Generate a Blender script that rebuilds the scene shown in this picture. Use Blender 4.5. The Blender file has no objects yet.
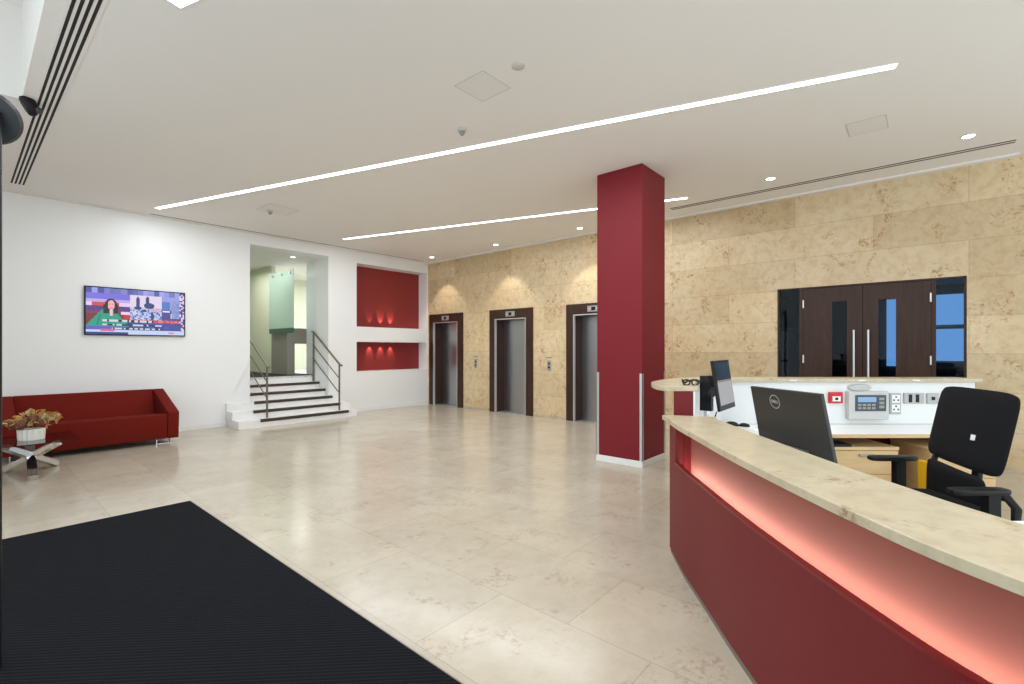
import bpy, bmesh, math, random
from mathutils import Vector, Matrix
random.seed(7)
PI = math.pi
sc = bpy.context.scene
C = sc.collection
# ------------------------------------------------------------------ camera, world, exposure
H = 1.5                                   # eye height
F = 475.3                                 # focal length in pixels at 1024 wide
YAW = math.atan2(413, F)                  # view direction, turned from the room's X axis
cam = bpy.data.cameras.new('camera'); camo = bpy.data.objects.new('camera', cam); C.objects.link(camo)
camo.location = (0, 0, H); camo.rotation_euler = (PI/2, 0, YAW - PI/2)
cam.sensor_width = 36; cam.lens = F*36/1024; cam.shift_y = 7/1024; cam.clip_start = .05
sc.camera = camo
sc.view_settings.view_transform = 'Standard'; sc.view_settings.look = 'None'
sc.view_settings.gamma = 1; sc.view_settings.use_curve_mapping = False
sc.view_settings.exposure = 0.0
w = bpy.data.worlds.new('World'); sc.world = w; w.use_nodes = True
w.node_tree.nodes['Background'].inputs[0].default_value = (.75, .87, 1, 1)
w.node_tree.nodes['Background'].inputs[1].default_value = 1.0

CEIL = 3.84; XM = 8.32; YL = 10.25; YN = 10.28

def area(name, loc, rot, sx, sy, power, col=(1, 1, 1), spread=PI):
    l = bpy.data.lights.new(name, 'AREA'); l.shape = 'RECTANGLE'; l.size = sx; l.size_y = sy
    l.energy = power; l.color = col; l.spread = spread
    o = bpy.data.objects.new(name, l); C.objects.link(o); o.location = loc; o.rotation_euler = rot
    return o
# daylight through the entrance glazing (left wall) and the glazed front (behind the camera)
area('daylight_left', (-1.9, 2.0, 2.2), (0, -PI/2, 0), 3.6, 8, 115, (.90, .96, 1))
area('daylight_front', (3.2, -3.3, 1.9), (PI/2, 0, 0), 9, 3.2, 120, (.92, .97, 1))
# side hall beyond the stair
area('hall_light', (4.3, 12.4, 3.5), (0, 0, 0), 1.0, 2.2, 28, (.97, 1, .95))
area('side_room_light', (6.6, 12.5, 3.5), (0, 0, 0), 1.6, 1.4, 80, (.98, 1, .99))

# ------------------------------------------------------------------ materials
def mat(name, col, rough=.5, metal=0, spec=.5, coat=0, em=None, es=0, trans=0, ior=1.45, alpha=1):
    m = bpy.data.materials.new(name); m.use_nodes = True
    b = m.node_tree.nodes['Principled BSDF']
    b.inputs['Base Color'].default_value = (*col, 1); b.inputs['Roughness'].default_value = rough
    b.inputs['Metallic'].default_value = metal; b.inputs['Specular IOR Level'].default_value = spec
    b.inputs['Coat Weight'].default_value = coat; b.inputs['Coat Roughness'].default_value = .08
    b.inputs['Transmission Weight'].default_value = trans; b.inputs['IOR'].default_value = ior
    b.inputs['Alpha'].default_value = alpha
    if em: b.inputs['Emission Color'].default_value = (*em, 1); b.inputs['Emission Strength'].default_value = es
    return m
def sr(r, g, b):
    f = lambda c: (c/255/12.92 if c/255 <= .04045 else ((c/255+.055)/1.055)**2.4)
    return (f(r), f(g), f(b))
class NT:
    def __init__(s, m): s.t = m.node_tree; s.b = s.t.nodes['Principled BSDF']
    def n(s, typ, **kw):
        x = s.t.nodes.new(typ)
        for k, v in kw.items():
            if k in x.inputs.keys(): x.inputs[k].default_value = v
            else: setattr(x, k, v)
        return x
    def l(s, a, b): s.t.links.new(a, b)
    def mix(s, fac, a, b, mode='MIX'):
        x = s.t.nodes.new('ShaderNodeMix'); x.data_type = 'RGBA'; x.blend_type = mode
        for i, v in ((0, fac), (6, a), (7, b)):
            if hasattr(v, 'is_linked'): s.l(v, x.inputs[i])
            elif isinstance(v, (int, float)): x.inputs[i].default_value = v
            else: x.inputs[i].default_value = (*v, 1)
        return x.outputs[2]
    def ramp(s, v, stops):
        x = s.t.nodes.new('ShaderNodeValToRGB'); s.l(v, x.inputs[0]); e = x.color_ramp.elements
        while len(e) < len(stops): e.new(.5)
        for i, (p, c) in enumerate(stops):
            e[i].position = p; e[i].color = (*c, 1) if isinstance(c, tuple) else (c, c, c, 1)
        return x.outputs[0]
def noise_bump(m, scale, strength, dist=.002, detail=3):
    t = NT(m); co = t.n('ShaderNodeTexCoord'); n = t.n('ShaderNodeTexNoise', Scale=scale, Detail=detail)
    t.l(co.outputs['Object'], n.inputs['Vector']); b = t.n('ShaderNodeBump', Strength=strength, Distance=dist)
    t.l(n.outputs['Fac'], b.inputs['Height']); t.l(b.outputs[0], t.b.inputs['Normal']); return m
def stone(name, axes, base, dark, light, tile=None, rough=.3, mortar=(.25, .2, .13), spots=1.0, coat=0, voff=0, uoff=0, offset=.5, rvar=0, spec=.5, thick=.003, tdark=(.86, .83, .77), jf=.5, rustc=None):
    """limestone cut in slabs: colour differs from slab to slab, mottled, with rusty fossil spots"""
    m = mat(name, base, rough, coat=coat, spec=spec); t = NT(m)
    co = t.n('ShaderNodeTexCoord'); P = co.outputs['Object']
    n1 = t.n('ShaderNodeTexNoise', Scale=1.6, Detail=6, Roughness=.62); t.l(P, n1.inputs['Vector'])
    n2 = t.n('ShaderNodeTexNoise', Scale=9, Detail=8, Roughness=.7); t.l(P, n2.inputs['Vector'])
    n3 = t.n('ShaderNodeTexNoise', Scale=3.1, Detail=7, Roughness=.72, Distortion=.6); t.l(P, n3.inputs['Vector'])
    n4 = t.n('ShaderNodeTexNoise', Scale=26, Detail=4, Roughness=.7); t.l(P, n4.inputs['Vector'])
    col = t.mix(t.ramp(n1.outputs['Fac'], [(.35, 0.), (.65, 1.)]), base, light)
    col = t.mix(t.ramp(n2.outputs['Fac'], [(.45, 0.), (.75, .55*spots)]), col, dark)
    blot = t.n('ShaderNodeMath', operation='MULTIPLY')
    t.l(t.ramp(n3.outputs['Fac'], [(.54, 0.), (.62, 1.)]), blot.inputs[0]); t.l(t.ramp(n4.outputs['Fac'], [(.47, 0.), (.58, .85*spots)]), blot.inputs[1])
    rust = rustc or tuple(d*k for d, k in zip(dark, (.85, .66, .45)))
    col = t.mix(blot.outputs[0], col, rust)
    if tile:
        sp = t.n('ShaderNodeSeparateXYZ'); t.l(P, sp.inputs[0]); cb = t.n('ShaderNodeCombineXYZ')
        au = t.n('ShaderNodeMath', operation='ADD'); au.inputs[1].default_value = uoff; t.l(sp.outputs[axes[0]], au.inputs[0])
        av = t.n('ShaderNodeMath', operation='ADD'); av.inputs[1].default_value = voff; t.l(sp.outputs[axes[1]], av.inputs[0])
        t.l(au.outputs[0], cb.inputs[0]); t.l(av.outputs[0], cb.inputs[1])
        br = t.n('ShaderNodeTexBrick', offset=offset, offset_frequency=2, squash=1.0)
        br.inputs['Scale'].default_value = 1; br.inputs['Mortar Size'].default_value = thick; br.inputs['Mortar Smooth'].default_value = .2
        br.inputs['Brick Width'].default_value = tile[0]; br.inputs['Row Height'].default_value = tile[1]; br.inputs['Bias'].default_value = 0
        br.inputs['Color1'].default_value = (0, 0, 0, 1); br.inputs['Color2'].default_value = (1, 1, 1, 1); br.inputs['Mortar'].default_value = (.5, .5, .5, 1)
        t.l(cb.outputs[0], br.inputs['Vector'])
        tint = t.ramp(br.outputs['Color'], [(0., (1.06, 1.05, 1.02)), (.5, (1., 1., 1.)), (1., tdark)])
        col = t.mix(1.0, col, tint, 'MULTIPLY')
        fm = t.n('ShaderNodeMath', operation='MULTIPLY'); fm.inputs[1].default_value = jf; t.l(br.outputs['Fac'], fm.inputs[0])
        col = t.mix(fm.outputs[0], col, mortar)
    t.l(col, t.b.inputs['Base Color'])
    if rvar:
        rr = t.n('ShaderNodeMapRange'); rr.inputs['To Min'].default_value = rough; rr.inputs['To Max'].default_value = rough+rvar
        t.l(n2.outputs['Fac'], rr.inputs['Value']); t.l(rr.outputs[0], t.b.inputs['Roughness'])
    return m
def woodm(name, a, b, rough=.4, scale=(2, 2, 30), coat=0):
    m = mat(name, a, rough, coat=coat); t = NT(m); co = t.n('ShaderNodeTexCoord'); mp = t.n('ShaderNodeMapping')
    mp.inputs['Scale'].default_value = scale; t.l(co.outputs['Object'], mp.inputs[0])
    n = t.n('ShaderNodeTexNoise', Scale=1.5, Detail=5, Roughness=.6, Distortion=.8); t.l(mp.outputs[0], n.inputs['Vector'])
    t.l(t.mix(t.ramp(n.outputs['Fac'], [(.3, 0.), (.7, 1.)]), a, b), t.b.inputs['Base Color']); return m
def glassm(name, tint, mixf=.12, rough=.02, ior=1.5):
    m = bpy.data.materials.new(name); m.use_nodes = True; t = m.node_tree; t.nodes.clear()
    o = t.nodes.new('ShaderNodeOutputMaterial'); tr = t.nodes.new('ShaderNodeBsdfTransparent'); tr.inputs[0].default_value = (*tint, 1)
    g = t.nodes.new('ShaderNodeBsdfGlossy'); g.inputs['Roughness'].default_value = rough; g.inputs[0].default_value = (.9, .95, 1, 1)
    fr = t.nodes.new('ShaderNodeFresnel'); fr.inputs[0].default_value = ior
    ad = t.nodes.new('ShaderNodeMath'); ad.operation = 'ADD'; ad.inputs[1].default_value = mixf; ad.use_clamp = True
    x = t.nodes.new('ShaderNodeMixShader'); t.links.new(fr.outputs[0], ad.inputs[0])
    ge = t.nodes.new('ShaderNodeNewGeometry'); inv = t.nodes.new('ShaderNodeMath'); inv.operation = 'SUBTRACT'; inv.inputs[0].default_value = 1; t.links.new(ge.outputs['Backfacing'], inv.inputs[1])
    mu = t.nodes.new('ShaderNodeMath'); mu.operation = 'MULTIPLY'; t.links.new(ad.outputs[0], mu.inputs[0]); t.links.new(inv.outputs[0], mu.inputs[1]); t.links.new(mu.outputs[0], x.inputs[0])
    t.links.new(tr.outputs[0], x.inputs[1]); t.links.new(g.outputs[0], x.inputs[2]); t.links.new(x.outputs[0], o.inputs[0]); return m
def emis(name, col, s):
    return mat(name, (0, 0, 0), 1, em=col, es=s, spec=0)

M = {}
M['ceiling'] = mat('ceiling_paint', sr(240, 236, 231), .9)
M['white'] = noise_bump(mat('white_paint', sr(243, 243, 242), .55), 60, .05)
M['white_gloss'] = mat('white_gloss_paint', sr(240, 239, 236), .25)
M['hall_green'] = mat('hall_wall', sr(226, 230, 208), .6)
M['hall_grey'] = mat('grey_wall', sr(150, 146, 138), .6)
M['marble'] = stone('limestone_wall', ('Y', 'Z'), sr(210, 186, 148), sr(172, 136, 92), sr(219, 200, 165), (1.92, .48), rough=.34, uoff=.42, mortar=sr(120, 98, 68), spots=1.0, rustc=sr(168, 118, 58))
M['floor'] = stone('limestone_floor', ('Y', 'X'), sr(186, 175, 157), sr(150, 136, 112), sr(195, 185, 168), (.97, .65), rough=.15, voff=.445, uoff=-.02, mortar=sr(140, 126, 104), spots=.45, rvar=.08, spec=.6, tdark=(.96, .95, .93), jf=.45, thick=.0025)
M['ctop'] = stone('limestone_top', ('Y', 'X'), sr(194, 179, 150), sr(148, 126, 94), sr(204, 191, 165), None, rough=.3, spots=.9)
M['red'] = mat('red_lacquer', sr(122, 30, 38), .5, spec=.3)
M['red_desk'] = mat('red_desk_laminate', sr(112, 34, 37), .5, spec=.25)
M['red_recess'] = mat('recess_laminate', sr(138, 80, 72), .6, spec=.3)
M['red_wall'] = mat('red_wall_paint', sr(140, 44, 42), .5)
M['sofa'] = noise_bump(mat('red_wool_fabric', sr(108, 30, 23), .9, spec=.1), 400, .25)
M['walnut'] = woodm('dark_walnut', sr(50, 32, 25), sr(70, 46, 35), .38, (14, 14, 1.2))
M['walnut'].node_tree.nodes['Principled BSDF'].inputs['Specular IOR Level'].default_value = .3
M['oak'] = woodm('light_oak', sr(214, 180, 130), sr(226, 196, 150), .45, (2, 2, 16))
M['steel'] = mat('brushed_steel', (.42, .42, .43), .32, 1)
M['chrome'] = mat('chrome', (.82, .82, .83), .08, 1)
M['silver'] = mat('satin_aluminium', (.66, .66, .66), .35, .8)
M['bronze'] = mat('bronze_steel', sr(122, 112, 100), .35, .7)
M['black'] = mat('black_plastic', (.010, .010, .011), .45, spec=.3)
M['black_matte'] = noise_bump(mat('black_fabric', (.012, .012, .013), .9, spec=.15), 300, .2)
M['dark'] = mat('dark_void', (.01, .01, .01), .8)
M['tread'] = mat('dark_stair_inlay', sr(66, 55, 48), .5)
M['stairmat'] = mat('dark_landing_carpet', (.02, .018, .017), .9)
M['glass'] = glassm('clear_glass', (.93, .97, .96), .03)
M['door_glass'] = glassm('dark_door_glass', (.70, .76, .82), .0, ior=1.25)
M['frost'] = mat('frosted_green_glass', sr(206, 230, 216), .4, trans=.35, spec=.4)
M['frost_edge'] = mat('green_glass_edge', sr(60, 110, 90), .3, trans=.3)
M['tube'] = emis('white_light_diffuser', (.96, .98, 1), 9)
M['spotglow'] = emis('downlight_glow', (1, .96, .9), 14)
M['led'] = emis('warm_led', (1, .90, .74), 42)
M['pot'] = mat('white_ceramic', sr(232, 228, 218), .4)
M['yellow'] = mat('yellow_card', sr(226, 176, 20), .5)
M['gold'] = mat('gold_leaf', sr(230, 192, 124), .5)
M['cream'] = mat('cream_leaf', sr(240, 226, 190), .6)
M['brownseed'] = mat('brown_dried', sr(110, 68, 50), .7)
M['vent'] = mat('slot_shadow', sr(38, 34, 30), .8)
M['ventgrey'] = mat('slot_grey', sr(88, 80, 70), .7)
M['hatch'] = mat('hatch_paint', sr(235, 231, 225), .9)
M['hatch_edge'] = mat('hatch_shadow_gap', sr(205, 200, 192), .9)
M['devgrey'] = mat('device_grey', sr(196, 196, 192), .4)
M['plate'] = mat('steel_plate', sr(168, 166, 162), .35, .5)
M['lcd'] = emis('blue_lcd', sr(150, 190, 230), 1.0)
M['navy'] = mat('dark_keypad', sr(64, 72, 84), .4)
M['reddev'] = mat('signal_red', sr(196, 30, 34), .4)
M['paper'] = mat('white_paper', sr(238, 238, 238), .7)
M['laminate'] = mat('white_laminate', sr(232, 233, 232), .3)
M['blind'] = emis('daylit_blue_blind', sr(112, 166, 222), 1.25)
M['kick'] = mat('grey_kickplate', sr(120, 112, 104), .4, .3)

# entrance mat: ribbed weave
m = mat('black_mat', sr(36, 37, 41), .95, spec=.1); t = NT(m); co = t.n('ShaderNodeTexCoord')
wv = t.n('ShaderNodeTexWave', wave_type='BANDS', bands_direction='DIAGONAL'); wv.inputs['Scale'].default_value = 19; wv.inputs['Distortion'].default_value = 6; wv.inputs['Detail'].default_value = 3; wv.inputs['Detail Scale'].default_value = 30
t.l(co.outputs['Object'], wv.inputs['Vector'])
vo = t.n('ShaderNodeTexVoronoi', Scale=75.0); t.l(co.outputs['Object'], vo.inputs['Vector'])
bp = t.n('ShaderNodeBump', Strength=1.0, Distance=.01)
ad = t.n('ShaderNodeMath', operation='ADD'); t.l(wv.outputs['Fac'], ad.inputs[0]); t.l(vo.outputs['Distance'], ad.inputs[1]); t.l(ad.outputs[0], bp.inputs['Height']); t.l(bp.outputs[0], t.b.inputs['Normal'])
t.l(t.mix(t.ramp(wv.outputs['Fac'], [(.1, 0.), (.9, 1.)]), sr(32, 33, 37), sr(56, 57, 62)), t.b.inputs['Base Color'])
M['mat'] = m

# ------------------------------------------------------------------ mesh helpers (world coordinates)
def box(bm, a, b, bev=0):
    vs = []
    x0, y0, z0 = [min(p, q) for p, q in zip(a, b)]; x1, y1, z1 = [max(p, q) for p, q in zip(a, b)]
    v = [bm.verts.new(p) for p in ((x0, y0, z0), (x1, y0, z0), (x1, y1, z0), (x0, y1, z0), (x0, y0, z1), (x1, y0, z1), (x1, y1, z1), (x0, y1, z1))]
    fs = [bm.faces.new([v[i] for i in f]) for f in ((3, 2, 1, 0), (4, 5, 6, 7), (0, 1, 5, 4), (1, 2, 6, 5), (2, 3, 7, 6), (3, 0, 4, 7))]
    if bev:
        es = list({e for f in fs for e in f.edges})
        r = bmesh.ops.bevel(bm, geom=es, offset=bev, segments=3, profile=.5, affect='EDGES')
        return
    return v
def obox(bm, mtx, a, b, bev=0):
    t = bmesh.new(); box(t, a, b, bev); t.transform(mtx); me = bpy.data.meshes.new('t'); t.to_mesh(me); t.free(); bm.from_mesh(me); bpy.data.meshes.remove(me)
def merge(bm, t, mtx=None):
    if mtx: t.transform(mtx)
    me = bpy.data.meshes.new('t'); t.to_mesh(me); t.free(); bm.from_mesh(me); bpy.data.meshes.remove(me)
def prism(bm, pts, z0, z1, bev=0, mtx=None):
    t = bmesh.new()
    lo = [t.verts.new((p[0], p[1], z0)) for p in pts]; hi = [t.verts.new((p[0], p[1], z1)) for p in pts]
    t.faces.new(lo[::-1]); t.faces.new(hi); n = len(pts)
    for i in range(n): t.faces.new((lo[i], lo[(i+1) % n], hi[(i+1) % n], hi[i]))
    bmesh.ops.recalc_face_normals(t, faces=t.faces)
    if bev:
        es = [e for e in t.edges if abs(e.verts[0].co.z-e.verts[1].co.z) < 1e-6]
        bmesh.ops.bevel(t, geom=es, offset=bev, segments=2, profile=.5, affect='EDGES')
    merge(bm, t, mtx)
def band(bm, A, B, z0, z1):
    """wall strip between two plan polylines A (outer) and B (inner) of equal length"""
    prism_pts = A + B[::-1]
    t = bmesh.new(); n = len(A)
    a0 = [t.verts.new((*p, z0)) for p in A]; a1 = [t.verts.new((*p, z1)) for p in A]
    b0 = [t.verts.new((*p, z0)) for p in B]; b1 = [t.verts.new((*p, z1)) for p in B]
    for i in range(n-1):
        t.faces.new((a0[i], a0[i+1], a1[i+1], a1[i])); t.faces.new((b0[i+1], b0[i], b1[i], b1[i+1]))
        t.faces.new((a1[i], a1[i+1], b1[i+1], b1[i])); t.faces.new((a0[i+1], a0[i], b0[i], b0[i+1]))
    t.faces.new((a0[0], a1[0], b1[0], b0[0])); t.faces.new((a0[-1], b0[-1], b1[-1], a1[-1]))
    bmesh.ops.recalc_face_normals(t, faces=t.faces); merge(bm, t)
def tube(bm, pts, r, seg=10, cap=True):
    pts = [Vector(p) for p in pts]; rings = []; N = len(pts)
    up = Vector((0, 0, 1)); prev = None
    for i, p in enumerate(pts):
        d = (pts[min(i+1, N-1)]-pts[max(i-1, 0)]).normalized()
        if prev is None:
            x = d.cross(up); x = d.cross(Vector((1, 0, 0))) if x.length < .01 else x; x.normalize()
        else:
            x = prev - d*prev.dot(d); x.normalize()
        prev = x; y = d.cross(x); rr = r[i] if isinstance(r, (list, tuple)) else r
        rings.append([bm.verts.new(p+(x*math.cos(2*PI*k/seg)+y*math.sin(2*PI*k/seg))*rr) for k in range(seg)])
    for i in range(N-1):
        for k in range(seg): bm.faces.new((rings[i][k], rings[i][(k+1) % seg], rings[i+1][(k+1) % seg], rings[i+1][k]))
    if cap: bm.faces.new(rings[0][::-1]); bm.faces.new(rings[-1])
def bar(bm, p, q, w, h):
    """rectangular bar from p to q"""
    p, q = Vector(p), Vector(q); d = (q-p); L = d.length; d.normalize()
    x = d.cross(Vector((0, 0, 1))); x = Vector((1, 0, 0)) if x.length < .01 else x; x.normalize(); y = x.cross(d)
    m = Matrix((x, d, y)).transposed().to_4x4(); m.translation = p
    obox(bm, m, (-w/2, 0, -h/2), (w/2, L, h/2))
def lathe(bm, prof, seg=24, mtx=None, sy=1):
    t = bmesh.new(); rings = []
    for r, z in prof:
        if r < 1e-5: rings.append([t.verts.new((0, 0, z))])
        else: rings.append([t.verts.new((r*math.cos(2*PI*k/seg), sy*r*math.sin(2*PI*k/seg), z)) for k in range(seg)])
    for a, b in zip(rings, rings[1:]):
        for k in range(seg):
            k2 = (k+1) % seg
            if len(a) == 1 and len(b) == 1: continue
            if len(a) == 1: t.faces.new((a[0], b[k2], b[k]))
            elif len(b) == 1: t.faces.new((a[k], a[k2], b[0]))
            else: t.faces.new((a[k], a[k2], b[k2], b[k]))
    bmesh.ops.recalc_face_normals(t, faces=t.faces); merge(bm, t, mtx)
WM = {}
def T(x, y, z): return Matrix.Translation((x, y, z))
def RZ(a): return Matrix.Rotation(a, 4, 'Z')
def thing(name, label, cat, loc=(0, 0, 0), rz=0, group=None):
    o = bpy.data.objects.new(name, None); o.empty_display_size = .1; C.objects.link(o)
    o.location = loc; o.rotation_euler = (0, 0, rz); o['label'] = label; o['category'] = cat
    if group: o['group'] = group
    WM[o] = T(*loc) @ RZ(rz); return o
def obj(name, bm, m, parent=None, local=False, smooth=False, label=None):
    bmesh.ops.recalc_face_normals(bm, faces=bm.faces)
    W = WM.get(parent, Matrix())
    if not local and parent: bm.transform(W.inverted())
    # own origin at the centre of the part
    lo = Vector([min(v.co[i] for v in bm.verts) for i in range(3)]); hi = Vector([max(v.co[i] for v in bm.verts) for i in range(3)])
    keep = m in KEEP
    c = Vector() if keep else (lo+hi)/2
    if not keep: bm.transform(T(*-c))
    me = bpy.data.meshes.new(name); bm.to_mesh(me); bm.free()
    mats = m if isinstance(m, list) else [m]
    for x in mats: me.materials.append(x)
    if smooth:
        for p in me.polygons: p.use_smooth = True
        try: me.set_sharp_from_angle(angle=math.radians(35))
        except Exception: pass
    o = bpy.data.objects.new(name, me); C.objects.link(o); o.location = c
    if parent: o.parent = parent
    WM[o] = W @ T(*c)
    if label: o['label'] = label
    return o
KEEP = [M['marble'], M['floor'], M['ctop'], M['mat']]     # patterned stone keeps room coordinates
def tag(o, label, cat, group=None):
    o['label'] = label; o['category'] = cat
    if group: o['group'] = group
    return o
def struct(name, bm, m, smooth=False):
    o = obj(name, bm, m, smooth=smooth); o['kind'] = 'structure'; return o
def B(*boxes, bev=0):
    bm = bmesh.new()
    for a, b in boxes: box(bm, a, b, bev)
    return bm
def dup(root, loc, label, group=None, rz=None):
    r = root.copy(); C.objects.link(r); r.location = loc; r['label'] = label
    if rz is not None: r.rotation_euler = (0, 0, rz)
    if group: r['group'] = group
    for ch in list(root.children):
        c = ch.copy(); C.objects.link(c); c.parent = r
        for g in ch.children:
            d = g.copy(); C.objects.link(d); d.parent = c
    return r
def textmesh(s, size, depth=.0005):
    cu = bpy.data.curves.new('t', 'FONT'); cu.body = s; cu.size = size; cu.extrude = depth; cu.align_x = 'CENTER'; cu.align_y = 'CENTER'
    o = bpy.data.objects.new('t', cu); C.objects.link(o); dg = bpy.context.evaluated_depsgraph_get()
    me = bpy.data.meshes.new_from_object(o.evaluated_get(dg)); bm = bmesh.new(); bm.from_mesh(me)
    bpy.data.objects.remove(o); bpy.data.meshes.remove(me); return bm

# ------------------------------------------------------------------ room shell
struct('floor', B(((-2.2, -3.7, -.12), (XM+.9, YL, 0))), M['floor'])
XS = .35
struct('ceiling', B(((XS, -3.7, CEIL), (XM+.2, YL+.3, 4.0)), ((-2.2, 6.4, CEIL), (XS, YL+.3, 4.0)), ((-2.2, -3.7, 4.7), (XS, 6.4, 4.85)), ((XS, -3.7, 4.0), (XS+.1, 6.4, 4.7)), ((-2.2, 6.4, 4.0), (XS, 6.5, 4.7))), M['ceiling'])
# white wall with the television, stands a little proud of the rest
struct('wall_north', B(((-2.2, YL, 0), (3.76, YL+.3, CEIL))), M['white'])
# wall with stair opening and two recessed niches
NB = YN+.37; NX0, NX1 = 6.155, 8.28
struct('wall_niche', B(((3.76, YN, 3.62), (5.44, YN+.35, CEIL)), ((5.44, YN, 0), (NX0, NB, CEIL)), ((NX1, YN, 0), (XM+.2, NB, CEIL)),
     ((NX0, YN, 3.56), (NX1, NB, CEIL)), ((NX0, YN, 1.675), (NX1, NB, 2.04)), ((NX0, YN, 0), (NX1, NB, .955)),
     ((5.44, NB, 0), (XM+.2, NB+.12, CEIL)), ((5.44, NB+.121, .5), (5.56, 11.0, 3.62))), M['white'])
struct('wall_niche_red', B(((NX0+.001, NB-.02, 2.041), (NX1-.001, NB-.001, 3.559)), ((NX0+.001, NB-.02, .956), (NX1-.001, NB-.001, 1.674))), M['red_wall'])
# limestone wall, cut out for the lifts and the double door
LY = [(8.87, 10.20), (6.60, 7.93), (4.37, 5.70)]; LT = 2.43
DY0, DY1, DT = -.40, 1.74, 2.43
ys = [-3.7, DY0, DY1]
def wseg(y0, y1, z0, z1): struct('wall_east', B(((XM, y0, z0), (XM+.1, y1, z1))), M['marble'])
wseg(-3.7, DY0, 0, CEIL); wseg(DY0, DY1, DT, CEIL); wseg(DY1, LY[2][0], 0, CEIL); wseg(LY[2][0], LY[2][1], LT, CEIL); wseg(LY[2][1], LY[1][0], 0, CEIL)
wseg(LY[1][0], LY[1][1], LT, CEIL); wseg(LY[1][1], LY[0][0], 0, CEIL); wseg(LY[0][0], LY[0][1], LT, CEIL); wseg(LY[0][1], YN, 0, CEIL)

bm = bmesh.new()
# west glazing wall (entrance) and south glazing wall
box(bm, (-2.3, -3.7, 0), (-2.15, YL, .12)); box(bm, (-2.3, -3.7, 4.1), (-2.15, YL, 4.85)); box(bm, (-2.3, 6.4, 0), (-2.15, YL, 4.1))
for y in (-3.7, -1.2, 1.3, 3.8, 6.3): box(bm, (-2.3, y, .12), (-2.15, y+.12, 4.1))
struct('wall_west', bm, M['white'])
bm = bmesh.new()
box(bm, (-2.2, -3.85, 0), (XM+.1, -3.7, .12)); box(bm, (-2.2, -3.85, 3.4), (XM+.1, -3.7, 4.85))
for x in (-2.2, .4, 3.0, 5.6, 8.2): box(bm, (x, -3.85, .12), (x+.12, -3.7, 3.4))
struct('wall_south', bm, M['white'])
struct('window_1', B(((-2.24, -3.6, .12), (-2.22, 6.4, 4.1))), M['glass'])
struct('window_2', B(((-2.1, -3.79, .12), (XM, -3.77, 3.4))), M['glass'])
# skirtings
struct('baseboard_north', B(((-2.1, YL-.012, 0), (3.32, YL-.0005, .07))), M['white_gloss'])
struct('baseboard_niche', B(((5.76, YN-.012, 0), (XM-.02, YN-.0005, .07))), M['white_gloss'])
bm = bmesh.new()
for a, b in ((-.85, DY0-.03), (DY1+.03, LY[2][0]-.01), (LY[2][1]+.01, LY[1][0]-.01), (LY[1][1]+.01, LY[0][0]-.01)): box(bm, (XM-.008, a, 0), (XM-.0005, b, .06))
struct('baseboard_east', bm, M['ctop'])
struct('trim_east', B(((XM-.10, -.85, CEIL-.025), (XM-.0005, YN-.01, CEIL-.0005))), M['ceiling'])
struct('trim_north', B(((.36, YL-.10, CEIL-.012), (XM-.11, YL-.001, CEIL-.0005))), M['ceiling'])

# ------------------------------------------------------------------ side hall above the stair
struct('floor_landing', B(((3.0, 10.97, .70), (5.56, 14.6, .882))), M['stairmat'])
struct('floor_side_room', B(((5.56, 10.8, .70), (9.2, 14.6, .88))), M['laminate'])
struct('ceiling_hall', B(((3.0, YN+.36, 3.62), (9.3, 14.8, 3.72))), M['ceiling'])
HX = 5.12
bm = B(((HX, 12.57, .883), (HX+.1, 14.6, 3.62)), ((3.0, 14.6, .7), (9.3, 14.7, 3.62)), ((2.9, YL+.3, .0), (3.0, 14.7, 3.62)))
struct('wall_hall', bm, M['hall_green'])
bm = B(((HX, 11.66, .883), (HX+.08, 12.569, 2.0)), ((HX+.08, 11.66, .883), (5.30, 11.74, 2.01)), ((5.30, 11.66, 1.63), (5.63, 11.74, 2.01)))
struct('wall_hall_low', bm, M['hall_grey'])
struct('wall_hall_red', B(((5.63, 11.60, .883), (5.90, 11.74, 3.45))), M['red_wall'])
struct('wall_side_room', B(((9.2, NB+.13, .88), (9.3, 14.6, 3.62)), ((5.561, NB+.121, .88), (5.60, 11.59, 3.62))), M['white'])
g = thing('glass_screen', 'frosted green glass panel with three round fixings hanging above the stair landing', 'glass panel', (5.04, 11.6, 1.98))
obj('glass_pane', B(((5.03, 11.13, 2.0), (5.045, 12.48, 3.38))), M['frost'], g)
obj('lower_edge', B(((5.028, 11.13, 1.88), (5.047, 12.48, 1.999))), M['frost_edge'], g, label='darker green bottom band')
for y in (11.3, 11.75, 12.25):
    bm = bmesh.new(); lathe(bm, [(0, 0), (.03, 0), (.03, .02), (.012, .022), (.012, .07), (0, .07)], 16, T(5.005, y, 3.30) @ Matrix.Rotation(PI/2, 4, 'Y')); obj('fixing', bm, M['steel'], g, smooth=True)
g = thing('hall_downlight', 'small lit downlight in the ceiling over the stair landing', 'ceiling light', (4.95, 10.98, 3.612))
bm = bmesh.new(); lathe(bm, [(0.05, 0), (.065, 0), (.065, .008), (0.05, .008)], 20, T(4.95, 10.98, 3.611)); obj('trim_ring', bm, M['white_gloss'], g)
bm = bmesh.new(); lathe(bm, [(0, 0), (.048, 0)], 20, T(4.95, 10.98, 3.614)); obj('lamp', bm, M['spotglow'], g)

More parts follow.
